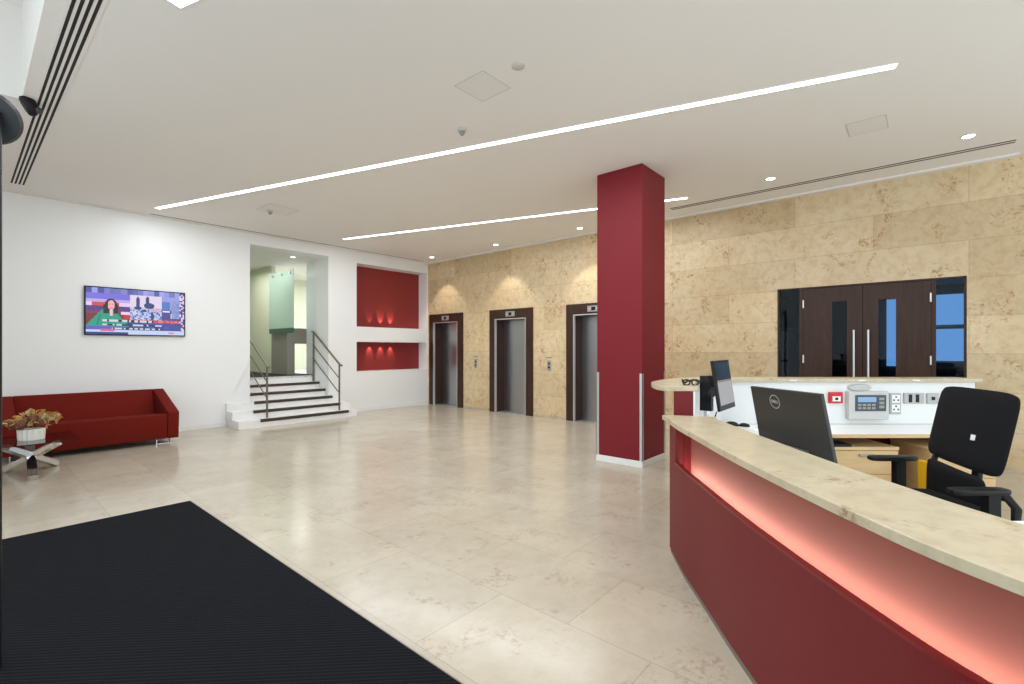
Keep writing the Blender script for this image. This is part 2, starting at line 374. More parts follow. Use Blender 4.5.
# ------------------------------------------------------------------ stair
R = .147; Xa, Xb = 3.79, 5.43
YS = [9.60, 9.87, 10.14, 10.41, 10.69, 10.97]
st = thing('staircase', 'short white staircase with dark stair edges climbing into the wall opening', 'stairs', (4.5, 10.0, 0))
bm = bmesh.new()
for k, y in enumerate(YS):
    if k == 0: x0, x1 = 3.325, 5.755
    elif k < 3: x0, x1 = 3.31, 5.74
    else: x0, x1 = Xa, Xb
    yb = YN-.001 if k < 3 else YS[-1]-.001
    if k < 5:
        box(bm, (x0, y, k*R), (x1, YL-.001 if k < 3 else yb, (k+1)*R-.012*0))
        if k < 3: box(bm, (Xa, YL-.001, k*R), (Xb, YS[-1]-.001, (k+1)*R))
    else: box(bm, (Xa, y-.02, k*R-.02), (Xb, y-.001, (k+1)*R))
obj('steps', bm, M['white_gloss'], st)
for k, y in enumerate(YS):
    x0, x1 = [(3.71, 5.55), (3.68, 5.50), (3.80, 5.46), (Xa+.005, Xb), (Xa+.005, Xb), (Xa+.005, Xb)][k]
    z = (k+1)*R
    obj('nosing', B(((x0, y-.020, z-.048), (x1, y+.05, z+.006)), bev=.003), M['tread'], st, label='dark stair edge')
def railing(X, label):
    g = thing('stair_railing', label, 'railing', (X, 9.75, 0))
    y0, y1 = 9.74, 10.93; z0, z1 = .15, .885; sl = (z1-z0)/(y1-y0); zt = lambda y: z0+1.02+(y-y0)*sl
    for y, zb in ((y0, z0+.003), (y1, z1-.14)):
        bm = bmesh.new(); tube(bm, [(X, y, zb), (X, y, zt(y)-.01)], .019, 12); obj('post', bm, M['bronze'], g, smooth=True)
    bm = bmesh.new(); tube(bm, [(X, y0-.10, zt(y0-.02)-.02), (X, y0-.03, zt(y0-.03)), (X, y1, zt(y1)), (X, y1+.07, zt(y1)+.01)], .023, 12); obj('handrail', bm, M['bronze'], g, smooth=True)
    for dz in (.32, .64):
        bm = bmesh.new(); tube(bm, [(X, y0, zt(y0)-dz), (X, y1, zt(y1)-dz), (X, y1+.06, zt(y1)-dz+.01)], .011, 8); obj('rail', bm, M['bronze'], g, smooth=True)
railing(3.885, 'bronze metal stair railing on the left, partly hidden behind the television wall')
railing(5.41, 'bronze metal stair railing on the right side of the white steps')

# ------------------------------------------------------------------ lifts
LL = ['leftmost lift beside the niche wall, dark wood surround and steel doors', 'middle lift, dark wood surround and steel doors between two call plates', 'lift partly hidden by the red column, dark wood surround and steel doors']
for i, (y0, y1) in enumerate(LY):
    c = (y0+y1)/2; a, b = c-.455, c+.455; zt = 2.19
    g = thing('lift', LL[i], 'lift', (XM, c, 0), group='lifts in the limestone wall')
    obj('surround', B(((XM-.025, y0, 0), (XM+.03, a-.012, LT)), ((XM-.025, b+.012, 0), (XM+.03, y1, LT)), ((XM-.025, a-.012, zt+.012), (XM+.03, b+.012, LT))), M['walnut'], g)
    obj('metal_trim', B(((XM-.045, a-.022, 0), (XM+.01, a, zt)), ((XM-.045, b, 0), (XM+.01, b+.022, zt)), ((XM-.045, a-.022, zt), (XM+.01, b+.022, zt+.022))), M['silver'], g, label='silver edge strip')
    obj('reveal', B(((XM+.01, a-.012, 0), (XM+.30, a, zt+.012)), ((XM+.01, b, 0), (XM+.30, b+.012, zt+.012)), ((XM+.01, a, zt), (XM+.30, b, zt+.012))), M['walnut'], g)
    m = a+.50
    obj('door', B(((XM+.245, a+.001, .005), (XM+.262, a+.30, zt-.001))), M['steel'], g)
    obj('door', B(((XM+.262, a+.30, .005), (XM+.275, a+.62, zt-.001))), M['steel'], g)
    obj('door', B(((XM+.275, a+.62, .005), (XM+.29, b-.001, zt-.001))), M['steel'], g)
    obj('sill', B(((XM-.02, a+.001, .0005), (XM+.244, b-.001, .004))), M['silver'], g)
    p = obj('floor_indicator', B(((XM-.034, c-.14, 2.255), (XM-.0255, c+.14, 2.375)), bev=.002), M['plate'], g)
    bm = B(((XM-.038, c-.045, 2.28), (XM-.0345, c+.045, 2.35))); obj('display', bm, M['black'], p)
    for s in (-1, 1): obj('grille', B(((XM-.0365, c+s*.09-.018, 2.30), (XM-.0345, c+s*.09+.018, 2.33))), M['devgrey'], p)
struct('wall_lift_back', B(((XM+.31, 4.0, -.05), (XM+.36, YN, 2.6))), M['dark'])
for y, lab in ((8.42, 'steel lift call plate with two buttons between leftmost and middle lifts'), (6.16, 'steel lift call plate with two buttons between middle lift and red column')):
    g = thing('call_plate', lab, 'lift buttons', (XM, y, 1.05), group='lift call plates')
    obj('plate', B(((XM-.008, y-.05, 1.03), (XM-.0005, y+.05, 1.25)), bev=.002), M['plate'], g)
    for z in (1.10, 1.185):
        bm = bmesh.new(); lathe(bm, [(0, .006), (.022, .006), (.024, 0)], 16, T(XM-.0085, y, z) @ Matrix.Rotation(-PI/2, 4, 'Y')); obj('button', bm, M['black'], g)
    obj('sign', B(((XM-.003, y-.08, 1.30), (XM-.0005, y+.09, 1.33))), M['plate'], g)

# ------------------------------------------------------------------ double door with side lights
X = XM+.02
bm = B(((X-.015, DY0, 0), (X+.07, DY0+.025, DT)), ((X-.015, DY1-.025, 0), (X+.07, DY1, DT)), ((X-.015, DY0, DT-.02), (X+.07, DY1, DT)),
       ((X-.01, -.11, 0), (X+.06, -.065, DT-.02)), ((X-.01, 1.40, 0), (X+.06, 1.445, DT-.02)), ((X+.046, .65, 0), (X+.06, .685, DT-.02)), ((X+.046, -.07, 0), (X+.06, -.04, DT-.02)), ((X+.046, 1.375, 0), (X+.06, 1.41, DT-.02)), ((X+.046, -.07, DT-.05), (X+.06, 1.41, DT-.02)))
d1 = struct('door_1_frame', bm, M['walnut'])
for nm, a, b, hs, va, vb in (('door_1', -.063, .664, .60, .30, .49), ('door_2', .670, 1.398, .765, .85, 1.03)):
    # leaf around a tall vision panel
    z0, z1 = .30, 2.19
    q = struct(nm, B(((X, a, .005), (X+.045, va, DT-.024)), ((X, vb, .005), (X+.045, b, DT-.024)), ((X, va, .005), (X+.045, vb, z0)), ((X, va, z1), (X+.045, vb, DT-.024))), M['walnut'])
    obj('vision_panel', B(((X+.016, va+.0005, z0+.0005), (X+.026, vb-.0005, z1-.0005))), M['door_glass'], q)
    bm = bmesh.new(); tube(bm, [(X-.06, hs, .55), (X-.06, hs, 1.77)], .014, 12)
    for z in (.62, 1.70): tube(bm, [(X-.06, hs, z), (X, hs, z)], .008, 8)
    obj('handle', bm, M['silver'], q, smooth=True)
    hy = a+.006 if nm == 'door_1' else b-.006
    for z in (.25, 1.35, 2.18): obj('hinge', B(((X-.02, hy-.009, z-.06), (X-.001, hy+.009, z+.06)), bev=.003), M['silver'], q)
struct('window_3', B(((X+.02, DY0+.025, .005), (X+.03, -.11, DT-.02))), M['door_glass'])
struct('window_4', B(((X+.02, 1.445, .005), (X+.03, DY1-.025, DT-.02))), M['door_glass'])
# dim office beyond the door
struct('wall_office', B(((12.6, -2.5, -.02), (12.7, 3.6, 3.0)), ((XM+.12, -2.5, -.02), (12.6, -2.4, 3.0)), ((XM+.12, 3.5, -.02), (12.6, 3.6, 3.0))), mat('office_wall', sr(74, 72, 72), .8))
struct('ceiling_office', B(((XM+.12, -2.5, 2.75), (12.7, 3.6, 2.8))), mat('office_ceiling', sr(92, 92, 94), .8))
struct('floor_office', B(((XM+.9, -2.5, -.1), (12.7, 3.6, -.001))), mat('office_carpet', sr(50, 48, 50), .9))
bl = [((12.5, -.80, 1.97), (12.55, -.08, 2.56), 'upper blue daylit blind seen through the right side light'), ((12.5, -.80, 1.27), (12.55, -.08, 1.89), 'lower blue daylit blind seen through the right side light')]
for i, (a, b, lab) in enumerate(bl):
    g = thing('window_blind', lab, 'blind', (a[0], 0, a[2]), group='blue blinds beyond the double door')
    obj('fabric', B((a, b)), M['blind'], g)
    obj('bottom_bar', B(((a[0]-.02, a[1], a[2]-.03), (a[0]+.01, b[1], a[2]))), M['silver'], g)
tag(obj('window_blind', B(((12.5, .44, 1.15), (12.55, .60, 2.52))), M['blind']), 'narrow blue blind strip seen through the right door leaf', 'blind', 'blue blinds beyond the double door')
sh = thing('filing_cabinet', 'dim tall cabinet seen through the left side light of the double door', 'cabinet', (10.6, 2.4, 0))
obj('carcass', B(((10.4, 1.95, 0), (10.8, 2.8, 1.9)), bev=.01), M['navy'], sh)
for z in (.1, .7, 1.3): obj('drawer', B(((10.37, 1.98, z), (10.398, 2.77, z+.55)), bev=.004), M['hall_grey'], sh)

# ------------------------------------------------------------------ red column
col = thing('column', 'tall square red column with white skirting in front of the lifts', 'column', (5.93, 3.01, 0))
CX0, CX1, CY0, CY1 = 5.585, 6.275, 2.685, 3.335
obj('shaft', B(((CX0, CY0, .085), (CX1, CY1, CEIL-.001)), bev=.004), M['red'], col)
obj('skirting', B(((CX0-.008, CY0-.008, 0), (CX1+.008, CY1+.008, .084)), bev=.003), M['white_gloss'], col)
bm = bmesh.new()
for x, y in ((CX0, CY0), (CX0, CY1), (CX1, CY0), (CX1, CY1)):
    sx = 1 if x == CX0 else -1; sy = 1 if y == CY0 else -1
    c = bmesh.new(); box(c, (x-sx*.006, y-sy*.006, .086), (x+sx*.032, y-sy*.0005, 1.19)); box(c, (x-sx*.006, y-sy*.006, .086), (x-sx*.0005, y+sy*.032, 1.19))
    obj('corner_guard', c, M['silver'], col, label='silver corner guard')
bm.free()

# ------------------------------------------------------------------ ceiling fittings
DIR = Vector((.2975, -.9547, 0))
def strip(p, L, w, label, power):
    p = Vector((p[0], p[1], CEIL)); q = p+DIR*L; nrm = Vector((-DIR.y, DIR.x, 0)); mid = (p+q)/2
    g = thing('linear_light', label, 'ceiling light', (mid.x, mid.y, CEIL-.01), group='linear lights recessed in the white ceiling')
    a = math.atan2(DIR.y, DIR.x); mt = T(mid.x, mid.y, CEIL) @ RZ(a)
    bm = bmesh.new(); obox(bm, mt, (-L/2, -w/2, -.006), (L/2, w/2, -.0005)); obj('diffuser', bm, M['tube'], g)
    bm = bmesh.new()
    for s in (-1, 1): obox(bm, mt, (-L/2, s*w/2, -.007), (L/2, s*(w/2+.006), -.0005))
    for s in (-1, 1): obox(bm, mt, (s*L/2, -w/2-.006, -.007), (s*(L/2+.006), w/2+.006, -.0005))
    obj('frame', bm, M['white_gloss'], g)
    area('linear_lamp', (mid.x, mid.y, CEIL-.012), (0, 0, a), L, w, power, (.90, .95, 1))
strip((2.09, 9.63), 9.9, .075, 'longest white linear light crossing the ceiling diagonally above the lobby', 120)
strip((5.28, 9.33), 6.87, .075, 'white linear light near the lifts, passing behind the red column', 80)
strip((.918, 3.83), 5.4, .105, 'white linear light whose tip shows at the top edge beside the slot vent', 60)

def downlight(x, y, label, r=.055, spot=True, power=55, ang=84):
    g = thing('downlight', label, 'ceiling light', (x, y, CEIL-.01), group='round downlights along the limestone wall')
    bm = bmesh.new(); lathe(bm, [(r, 0), (r+.014, .001), (r+.016, .007), (r, .0075)], 24, T(x, y, CEIL-.008)); obj('trim_ring', bm, M['white_gloss'], g, smooth=True)
    bm = bmesh.new(); lathe(bm, [(0, 0), (r-.001, 0), (r-.001, .003), (0, .003)], 24, T(x, y, CEIL-.005)); obj('lamp', bm, M['spotglow'], g)
    if spot:
        l = bpy.data.lights.new('downlight_beam', 'SPOT'); l.energy = power; l.spot_size = math.radians(ang); l.spot_blend = .35; l.color = (1, .93, .82); l.shadow_soft_size = .03
        o = bpy.data.objects.new('downlight_beam', l); C.objects.link(o); o.location = (x, y, CEIL-.02)
downlight(7.80, 9.48, 'small round downlight above the leftmost lift')
downlight(7.80, 7.26, 'small round downlight above the middle lift')
downlight(7.80, 5.04, 'small round downlight just left of the red column')
downlight(7.25, 1.60, 'round downlight right of the red column, above the double door', power=14)
downlight(7.23, -.36, 'round downlight nearest the right edge of the ceiling', power=14)

def slotvent(name, x0, x1, y0, y1, n, label, m, alongx=False):
    g = thing(name, label, 'air vent', ((x0+x1)/2, (y0+y1)/2, CEIL-.005))
    wid = (y1-y0) if alongx else (x1-x0)
    p = wid/(2*n-1)
    obj('frame', B(((x0-.025, y0-.025, CEIL-.003), (x1+.025, y1+.025, CEIL-.0004))), M['ceiling'], g)
    for k in range(n):
        if alongx: bx = ((x0, y0+2*k*p, CEIL-.0045), (x1, y0+(2*k+1)*p, CEIL-.0032))
        else: bx = ((x0+2*k*p, y0, CEIL-.0045), (x0+(2*k+1)*p, y1, CEIL-.0032))
        obj('slot', B(bx), m, g)
    return g
sv = slotvent('slot_vent', .457, .592, 1.5, 9.70, 4, 'slot vent with four black slots at upper left of the ceiling', M['vent'])
sv.rotation_euler = (0, 0, .0095)
slotvent('slot_vent', 7.685, 7.795, -.77, 3.2, 2, 'long slot vent beside the limestone wall at right', M['ventgrey'])
slotvent('slot_vent', 2.1, 8.02, 10.09, 10.125, 1, 'single thin slot vent along the top of the white wall', M['ventgrey'], True)

def hatch(x, y, sx, sy, label):
    g = thing('access_hatch', label, 'ceiling hatch', (x, y, CEIL-.004), group='flush ceiling hatches')
    obj('frame', B(((x-sx/2, y-sy/2, CEIL-.003), (x+sx/2, y-sy/2+.008, CEIL-.0004)), ((x-sx/2, y+sy/2-.008, CEIL-.003), (x+sx/2, y+sy/2, CEIL-.0004)), ((x-sx/2, y-sy/2+.008, CEIL-.003), (x-sx/2+.008, y+sy/2-.008, CEIL-.0004)), ((x+sx/2-.008, y-sy/2+.008, CEIL-.003), (x+sx/2, y+sy/2-.008, CEIL-.0004))), M['hatch_edge'], g)
    obj('panel', B(((x-sx/2+.009, y-sy/2+.009, CEIL-.004), (x+sx/2-.009, y+sy/2-.009, CEIL-.0004)), bev=.0008), M['hatch'], g)
hatch(3.03, 2.98, .36, .36, 'square white hatch above the middle of the lobby floor')
hatch(6.21, .46, .38, .34, 'white hatch between the long light and the right slot vent')
hatch(3.45, 8.2, .5, .5, 'faint white hatch above the staircase detector')
bm = bmesh.new(); lathe(bm, [(0, 0), (.045, 0), (.055, .006), (.055, .012)], 24, T(3.0, 2.54, CEIL-.0125)); tag(obj('blank_disc', bm, M['hatch_edge'], smooth=True), 'small flat white disc on the ceiling beside the square hatch', 'ceiling disc')
def detector(x, y, s, label):
    g = thing('smoke_detector', label, 'smoke detector', (x, y, CEIL-.06), group='smoke detectors')
    bm = bmesh.new(); lathe(bm, [(0, -.028), (.045, -.028), (.052, -.02), (.052, -.0005)], 24, T(x, y, CEIL) @ Matrix.Scale(s, 4)); obj('base', bm, M['devgrey'], g, smooth=True)
    bm = bmesh.new(); lathe(bm, [(0, -.075), (.012, -.073), (.03, -.05), (.034, -.029)], 24, T(x, y, CEIL) @ Matrix.Scale(s, 4)); obj('sensor_head', bm, M['hall_grey'], g, smooth=True)
detector(3.47, 3.72, .95, 'white smoke detector beside the long light, nearest the square hatch')
detector(3.38, 8.35, .95, 'small smoke detector high above the staircase')
# motion sensor on the ceiling step at upper left
g = thing('motion_sensor', 'black wedge-shaped motion sensor on the ceiling edge at upper left', 'sensor', (.38, 6.33, 3.75))
bm = bmesh.new(); t = bmesh.new()
bmesh.ops.create_icosphere(t, subdivisions=3, radius=1); 
for v in t.verts:
    if v.co.z > .3: v.co.z = .3
    if v.co.x < -.5: v.co.x = -.5
merge(bm, t, T(.375, 6.34, 3.81) @ Matrix.Rotation(-.45, 4, 'Y') @ Matrix.Diagonal((.07, .06, .13, 1))); obj('housing', bm, M['black'], g, smooth=True)
bm = bmesh.new(); t = bmesh.new(); bmesh.ops.create_icosphere(t, subdivisions=2, radius=.035); merge(bm, t, T(.45, 6.33, 3.755)); obj('lens', bm, M['navy'], g, smooth=True)

# ------------------------------------------------------------------ dark post with round fitting at the left edge
g = thing('entrance_post', 'thin black post with a round hooded head at the far left edge', 'post', (.084, 3.258, 0))
bm = bmesh.new(); tube(bm, [(.084, 3.258, .013), (.084, 3.258, 2.6)], .03, 16); obj('pole', bm, M['black'], g, smooth=True)
hm = T(.115, 3.24, 2.575) @ Matrix.Rotation(YAW-.35, 4, 'Z') @ Matrix.Rotation(PI/2-.5, 4, 'Y')
bm = bmesh.new(); lathe(bm, [(.045, -.0), (.115, .0), (.123, -.02), (.095, -.05), (0, -.07)], 32, T(.062, 3.287, 2.575) @ Matrix.Rotation(-1.9, 4, 'Z') @ Matrix.Rotation(PI/2+.5, 4, 'Y')); obj('hood', bm, mat('charcoal_plastic', sr(52, 54, 56), .5), g, smooth=True)
bm = bmesh.new(); lathe(bm, [(0, 0.004), (.05, .004), (.05, -.03), (0, -.03)], 24, T(.062, 3.287, 2.575) @ Matrix.Rotation(-1.9, 4, 'Z') @ Matrix.Rotation(PI/2+.5, 4, 'Y')); obj('lens', bm, M['black'], g, smooth=True)

# ------------------------------------------------------------------ entrance mat
bm = B(((-1.7, -.2, .0005), (1.45, 5.45, .012)), bev=.003)
g = thing('entrance_mat', 'large black ribbed entrance mat on the limestone floor', 'door mat', (-.1, 1.4, 0))
obj('pile', bm, M['mat'], g)
obj('edge_strip', B(((1.451, -.2, .0005), (1.457, 5.457, .009)), ((-1.7, 5.451, .0005), (1.451, 5.457, .009))), M['kick'], g, label='thin metal edge strip')

# ------------------------------------------------------------------ television with a news picture
TX0, TX1, TZ0, TZ1 = 1.258, 2.64, 1.728, 2.525
tv = thing('television', 'wall-mounted television showing a news presenter in a green jacket', 'television', ((TX0+TX1)/2, YL-.02, TZ0))
obj('bezel', B(((TX0, YL-.045, TZ0), (TX1, YL-.001, TZ1)), bev=.004), M['black'], tv)
W_, H_ = 112, 62
def tvcol(u, v):   # u right, v down, 0..1
    h = lambda a, b: math.sin(a*12.9898+b*78.233)*43758.5453 % 1
    n = h(int(u*60), int(v*34)); n2 = h(int(u*18), int(v*9))
    c = (88, 84, 190)
    if v < .12: c = (70+90*n2, 80+80*n2, 150+80*n2)
    elif v < .24: c = (120, 110, 215)
    if u < .44:
        if .24 <= v < .32: c = (185, 165, 225)
        if .30 < v < .38: c = (205, 70, 60) if .05 < u < .19 or .27 < u < .31 else (225, 200, 235)
        if .38 <= v < .50: c = (60+50*n, 50, 120)
        if .50 <= v < .56: c = (230, 200, 235) if u > .33 else (120, 50, 80)
        if .56 <= v < .80: c = (95+40*n, 28, 42)
        if u > .36 and .56 < v < .66: c = (190, 30, 50)
    if .42 <= u < .75 and .12 < v < .66:
        c = (222, 208, 232) if v < .38 else (170+60*n, 180+50*n, 230)
        if v > .40 and n > .62: c = (90, 110, 180)
        for (a, b, ra, rb) in ((.50, .28, .022, .13), (.60, .24, .02, .12), (.615, .34, .055, .07), (.50, .40, .04, .04), (.65, .58, .018, .10), (.56, .46, .03, .03)):
            if ((u-a)/ra)**2+((v-b)/rb)**2 < 1: c = (40+20*n, 52+20*n, 110)
        if .62 < u < .74 and .38 < v < .47 and n > .3: c = (225, 150, 180)
    if u >= .75:
        if v > .12: c = (150, 150, 225)
        if .22 < v < .42 and u < .84: c = (86, 116, 190)
        if v >= .42: c = (60+30*n, 66, 140)
        if .86 < u < .95 and .2 < v < .62: c = (110+40*n, 130+30*n, 200)
        if .76 < u < .84 and .43 < v < .46: c = (228, 228, 245)
        if .85 < u < .86 and .5 < v < .62: c = (225, 225, 240)
    if u > .42 and .655 < v < .70+(u-.42)*.10: c = (196, 60, 90) if n > .3 else (226, 120, 110)
    if v > .73 and u > .36: c = (40+30*n2, 50+30*n2, 125+40*n2)
    if u > .95: c = (90, 60, 130) if n < .6 else (215, 205, 240)
    # presenter
    du = u-.235
    if (du/.058)**2+((v-.36)/.14)**2 < 1 or (abs(du+.0) < .072 and .36 < v < .55): c = (34, 14, 26)
    if .46 < v < .82 and abs(u-.205) < .055+(v-.46)*.42 and not (abs(du) < .07 and v < .55 and abs(du) > .02): c = (16+14*n, 150, 122)
    if abs(du) < .016 and .44 < v < .60: c = (232, 190, 205)
    if .58 < v < .80 and abs(u-.13+.12*(v-.58)) < .006: c = (10, 105, 88)
    if (du/.033)**2+((v-.365)/.105)**2 < 1: c = (244, 168, 176)
    if abs(abs(du)-.013) < .005 and abs(v-.345) < .012: c = (120, 60, 70)
    if (du/.012)**2+((v-.425)/.012)**2 < 1: c = (200, 60, 80)
    # subtitle too blurred to read
    for (v0, v1, u0, u1) in ((.685, .725, .155, .66), (.77, .81, .15, .76), (.855, .89, .24, .75)):
        if v0 < v < v1 and u0 < u < u1:
            c = (24, 24, 48)
            if h(int(u*56), int(v0*100)) > .42: c = (205, 205, 215)
    if v > .905: c = (190, 205, 238)
    if .895 < v < .935 and .13 < u < .27: c = (214, 90, 140)
    if v > .955 and u < .40: c = (40, 56, 120)
    if .93 < v < .965 and .82 < u < .88: c = (222, 110, 120)
    return tuple(min(1, x) for x in sr(*[min(255, k) for k in c]))
bm = bmesh.new(); cl = bm.loops.layers.float_color.new('pic')
e = .018; gx0, gx1, gz0, gz1 = TX0+e, TX1-e, TZ0+e, TZ1-e
vv = [[bm.verts.new((gx0+(gx1-gx0)*i/W_, YL-.0465, gz1-(gz1-gz0)*j/H_)) for i in range(W_+1)] for j in range(H_+1)]
for j in range(H_):
    for i in range(W_):
        f = bm.faces.new((vv[j][i], vv[j+1][i], vv[j+1][i+1], vv[j][i+1])); c = tvcol((i+.5)/W_, (j+.5)/H_)
        for l in f.loops: l[cl] = (*c, 1)
m = bpy.data.materials.new('tv_picture'); m.use_nodes = True; t = NT(m); t.b.inputs['Base Color'].default_value = (0, 0, 0, 1); t.b.inputs['Roughness'].default_value = .2
at = t.n('ShaderNodeVertexColor', layer_name='pic'); t.l(at.outputs[0], t.b.inputs['Emission Color']); t.b.inputs['Emission Strength'].default_value = 1.02
obj('screen', bm, m, tv)

# ------------------------------------------------------------------ sofa
sf = thing('sofa', 'long low dark red sofa below the television', 'sofa', (1.23, 9.5, 0))
SX0, SX1, SF, SB = .30, 2.25, 9.0, 10.04
def sidepoly(bm, x0, x1, prof, bev=.012):
    t = bmesh.new(); a = [t.verts.new((x0, y, z)) for y, z in prof]; b = [t.verts.new((x1, y, z)) for y, z in prof]
    t.faces.new(a); t.faces.new(b[::-1]); n = len(prof)
    for i in range(n): t.faces.new((a[i], b[i], b[(i+1) % n], a[(i+1) % n]))
    bmesh.ops.recalc_face_normals(t, faces=t.faces)
    bmesh.ops.bevel(t, geom=list(t.edges), offset=bev, segments=3, profile=.5, affect='EDGES'); merge(bm, t)
for x0, x1 in ((SX0, SX0+.15), (SX1-.15, SX1)):
    bm = bmesh.new(); sidepoly(bm, x0, x1, [(SF+.04, .085), (SB, .085), (SB+.03, .80), (SB-.10, .82), (SF, .50)]); obj('armrest', bm, M['sofa'], sf, smooth=True)
bm = bmesh.new(); sidepoly(bm, SX0+.152, SX1-.152, [(SF+.74, .40), (SB, .085), (SB+.03, .80), (SB-.10, .82)]); obj('backrest', bm, M['sofa'], sf, smooth=True)
bm = bmesh.new(); sidepoly(bm, SX0+.152, SX1-.152, [(SF+.045, .085), (SF+.9, .085), (SF+.80, .42), (SF+.06, .475), (SF+.006, .475)], .02); obj('seat', bm, M['sofa'], sf, smooth=True)
for x in (SX0+.18, SX1-.18):
    for y in (SF+.16, SB-.14):
        bm = bmesh.new(); box(bm, (x-.10, y-.03, 0), (x+.10, y+.03, .012)); box(bm, (x-.10, y-.03, .012), (x-.085, y+.03, .084)); box(bm, (x+.085, y-.03, .012), (x+.10, y+.03, .084)); obj('leg', bm, M['chrome'], sf)

# ------------------------------------------------------------------ coffee table and its flowers
ct = thing('coffee_table', 'square glass coffee table on crossed chrome legs before the sofa', 'coffee table', (.48, 8.1, 0))
obj('glass_top', B(((.04, 7.66, .405), (.91, 8.55, .417)), bev=.002), glassm('smoked_glass', (.50, .47, .45), .04), ct)
cx, cy = .50, 8.12
for (fx, fy), (tx, ty) in (((.51, 7.70), (.52, 8.42)), ((.76, 8.42), (.30, 7.82)), ((.34, 8.46), (.72, 7.80))):
    bm = bmesh.new(); bar(bm, (fx, fy, .03), (tx, ty, .385), .085, .06); obj('leg', bm, M['chrome'], ct)
pt = thing('flower_pot', 'white ribbed oval pot standing on the glass coffee table', 'plant pot', (.5, 8.1, .418))
bm = bmesh.new(); t = bmesh.new(); seg = 64; rows = []
for z, k in ((0, .92), (.01, .95), (.125, 1.0), (.13, .97), (.115, .88)):
    rows.append([t.verts.new(((.20+.007*math.cos(16*2*PI*i/seg))*k*math.cos(2*PI*i/seg)*.92, (.12+.006*math.cos(16*2*PI*i/seg))*k*math.sin(2*PI*i/seg), z)) for i in range(seg)])
for a, b in zip(rows, rows[1:]):
    for i in range(seg): t.faces.new((a[i], a[(i+1) % seg], b[(i+1) % seg], b[i]))
t.faces.new(rows[0][::-1]); t.faces.new(rows[-1])
merge(bm, t, T(.52, 8.06, .4185) @ RZ(-.75) @ Matrix.Diagonal((.70, .90, 1.0, 1))); obj('pot_body', bm, M['pot'], pt)
fl = thing('dried_flowers', 'bunch of gold and brown dried flowers in the white pot', 'dried flowers', (.5, 8.1, .56))
for k in range(95):
    a = random.uniform(0, 2*PI); r = random.uniform(.02, .22); el = random.uniform(.0, 1)
    c = Vector((.545+r*math.cos(a)*1.0, 8.08+r*.6*math.sin(a), .565+.17*el*(1-r/.42)-.03*(r > .2)))
    bm = bmesh.new(); t = bmesh.new(); L = random.uniform(.06, .11); w_ = L*.45; n = 6
    rowsl = []
    for i in range(n+1):
        s = i/n; ww = w_*math.sin(PI*min(1, s*.9+.08)); zc = .35*L*math.sin(s*PI)*random.uniform(.7, 1.3)
        rowsl.append([t.verts.new((s*L, j*ww*.5, zc+abs(j)*.012)) for j in (-1, 0, 1)])
    for p_, q_ in zip(rowsl, rowsl[1:]):
        for j in range(2): t.faces.new((p_[j], p_[j+1], q_[j+1], q_[j]))
    bmesh.ops.solidify(t, geom=t.faces[:], thickness=.0015)
    merge(bm, t, T(*c) @ RZ(a+random.uniform(-.8, .8)) @ Matrix.Rotation(random.uniform(-1.0, .4), 4, 'Y') @ Matrix.Rotation(random.uniform(-.8, .8), 4, 'X'))
    obj('petal', bm, M['gold'] if k % 3 else M['cream'], fl, smooth=True)
for x, y, z, s in ((.42, 8.0, .61, .055), (.53, 8.03, .67, .05), (.46, 8.14, .64, .045), (.58, 7.98, .62, .04), (.37, 8.08, .60, .045)):
    bm = bmesh.new(); t = bmesh.new(); bmesh.ops.create_icosphere(t, subdivisions=3, radius=s)
    for v in t.verts: v.co *= 1+.16*math.sin(v.co.x*190)*math.sin(v.co.y*170+v.co.z*150)
    merge(bm, t, T(x, y, z)); obj('seed_head', bm, M['brownseed'], fl, smooth=True)
bm = bmesh.new()
for k in range(9): a = k*.7; tube(bm, [(.5+.05*math.cos(a), 8.1+.03*math.sin(a), .565), (.5+.12*math.cos(a), 8.1+.06*math.sin(a), .64)], .004, 6)
obj('stems', bm, M['brownseed'], fl)

# niche spots
for z, tgt, xs, e in ((1.672, -1, (6.72, 7.04, 7.34), 11), (2.045, 1, (7.04, 7.34, 6.72), 11)):
    for i, x in enumerate(xs):
        en = e*(.35 if (tgt == 1 and i == 2) else 1)
        l = bpy.data.lights.new('niche_beam', 'SPOT'); l.energy = en; l.spot_size = math.radians(52); l.spot_blend = .8; l.color = (1, .85, .72); l.shadow_soft_size = .01
        o = bpy.data.objects.new('niche_beam', l); C.objects.link(o); o.location = (x, NB-.12, z+tgt*.02); o.rotation_euler = (PI-.38 if tgt == 1 else .38, 0, 0)
        where = ('lower', 'top') if tgt == -1 else ('upper', 'sill')
        g = thing('niche_spotlight', f'{("left", "middle", "right")[[6.72, 7.04, 7.34].index(x)]} tiny spotlight on the {where[1]} of the {where[0]} red niche', 'spotlight', (x, NB-.10, z), group=f'tiny spotlights in the {where[0]} red niche')
        bm = bmesh.new(); lathe(bm, [(0, 0), (.018, 0), (.018, .006), (.012, .010), (0, .010)], 16, T(x, NB-.10, z if tgt == 1 else z+.002) @ (Matrix() if tgt == 1 else Matrix.Rotation(PI, 4, 'X'))); obj('body', bm, M['silver'], g, smooth=True)

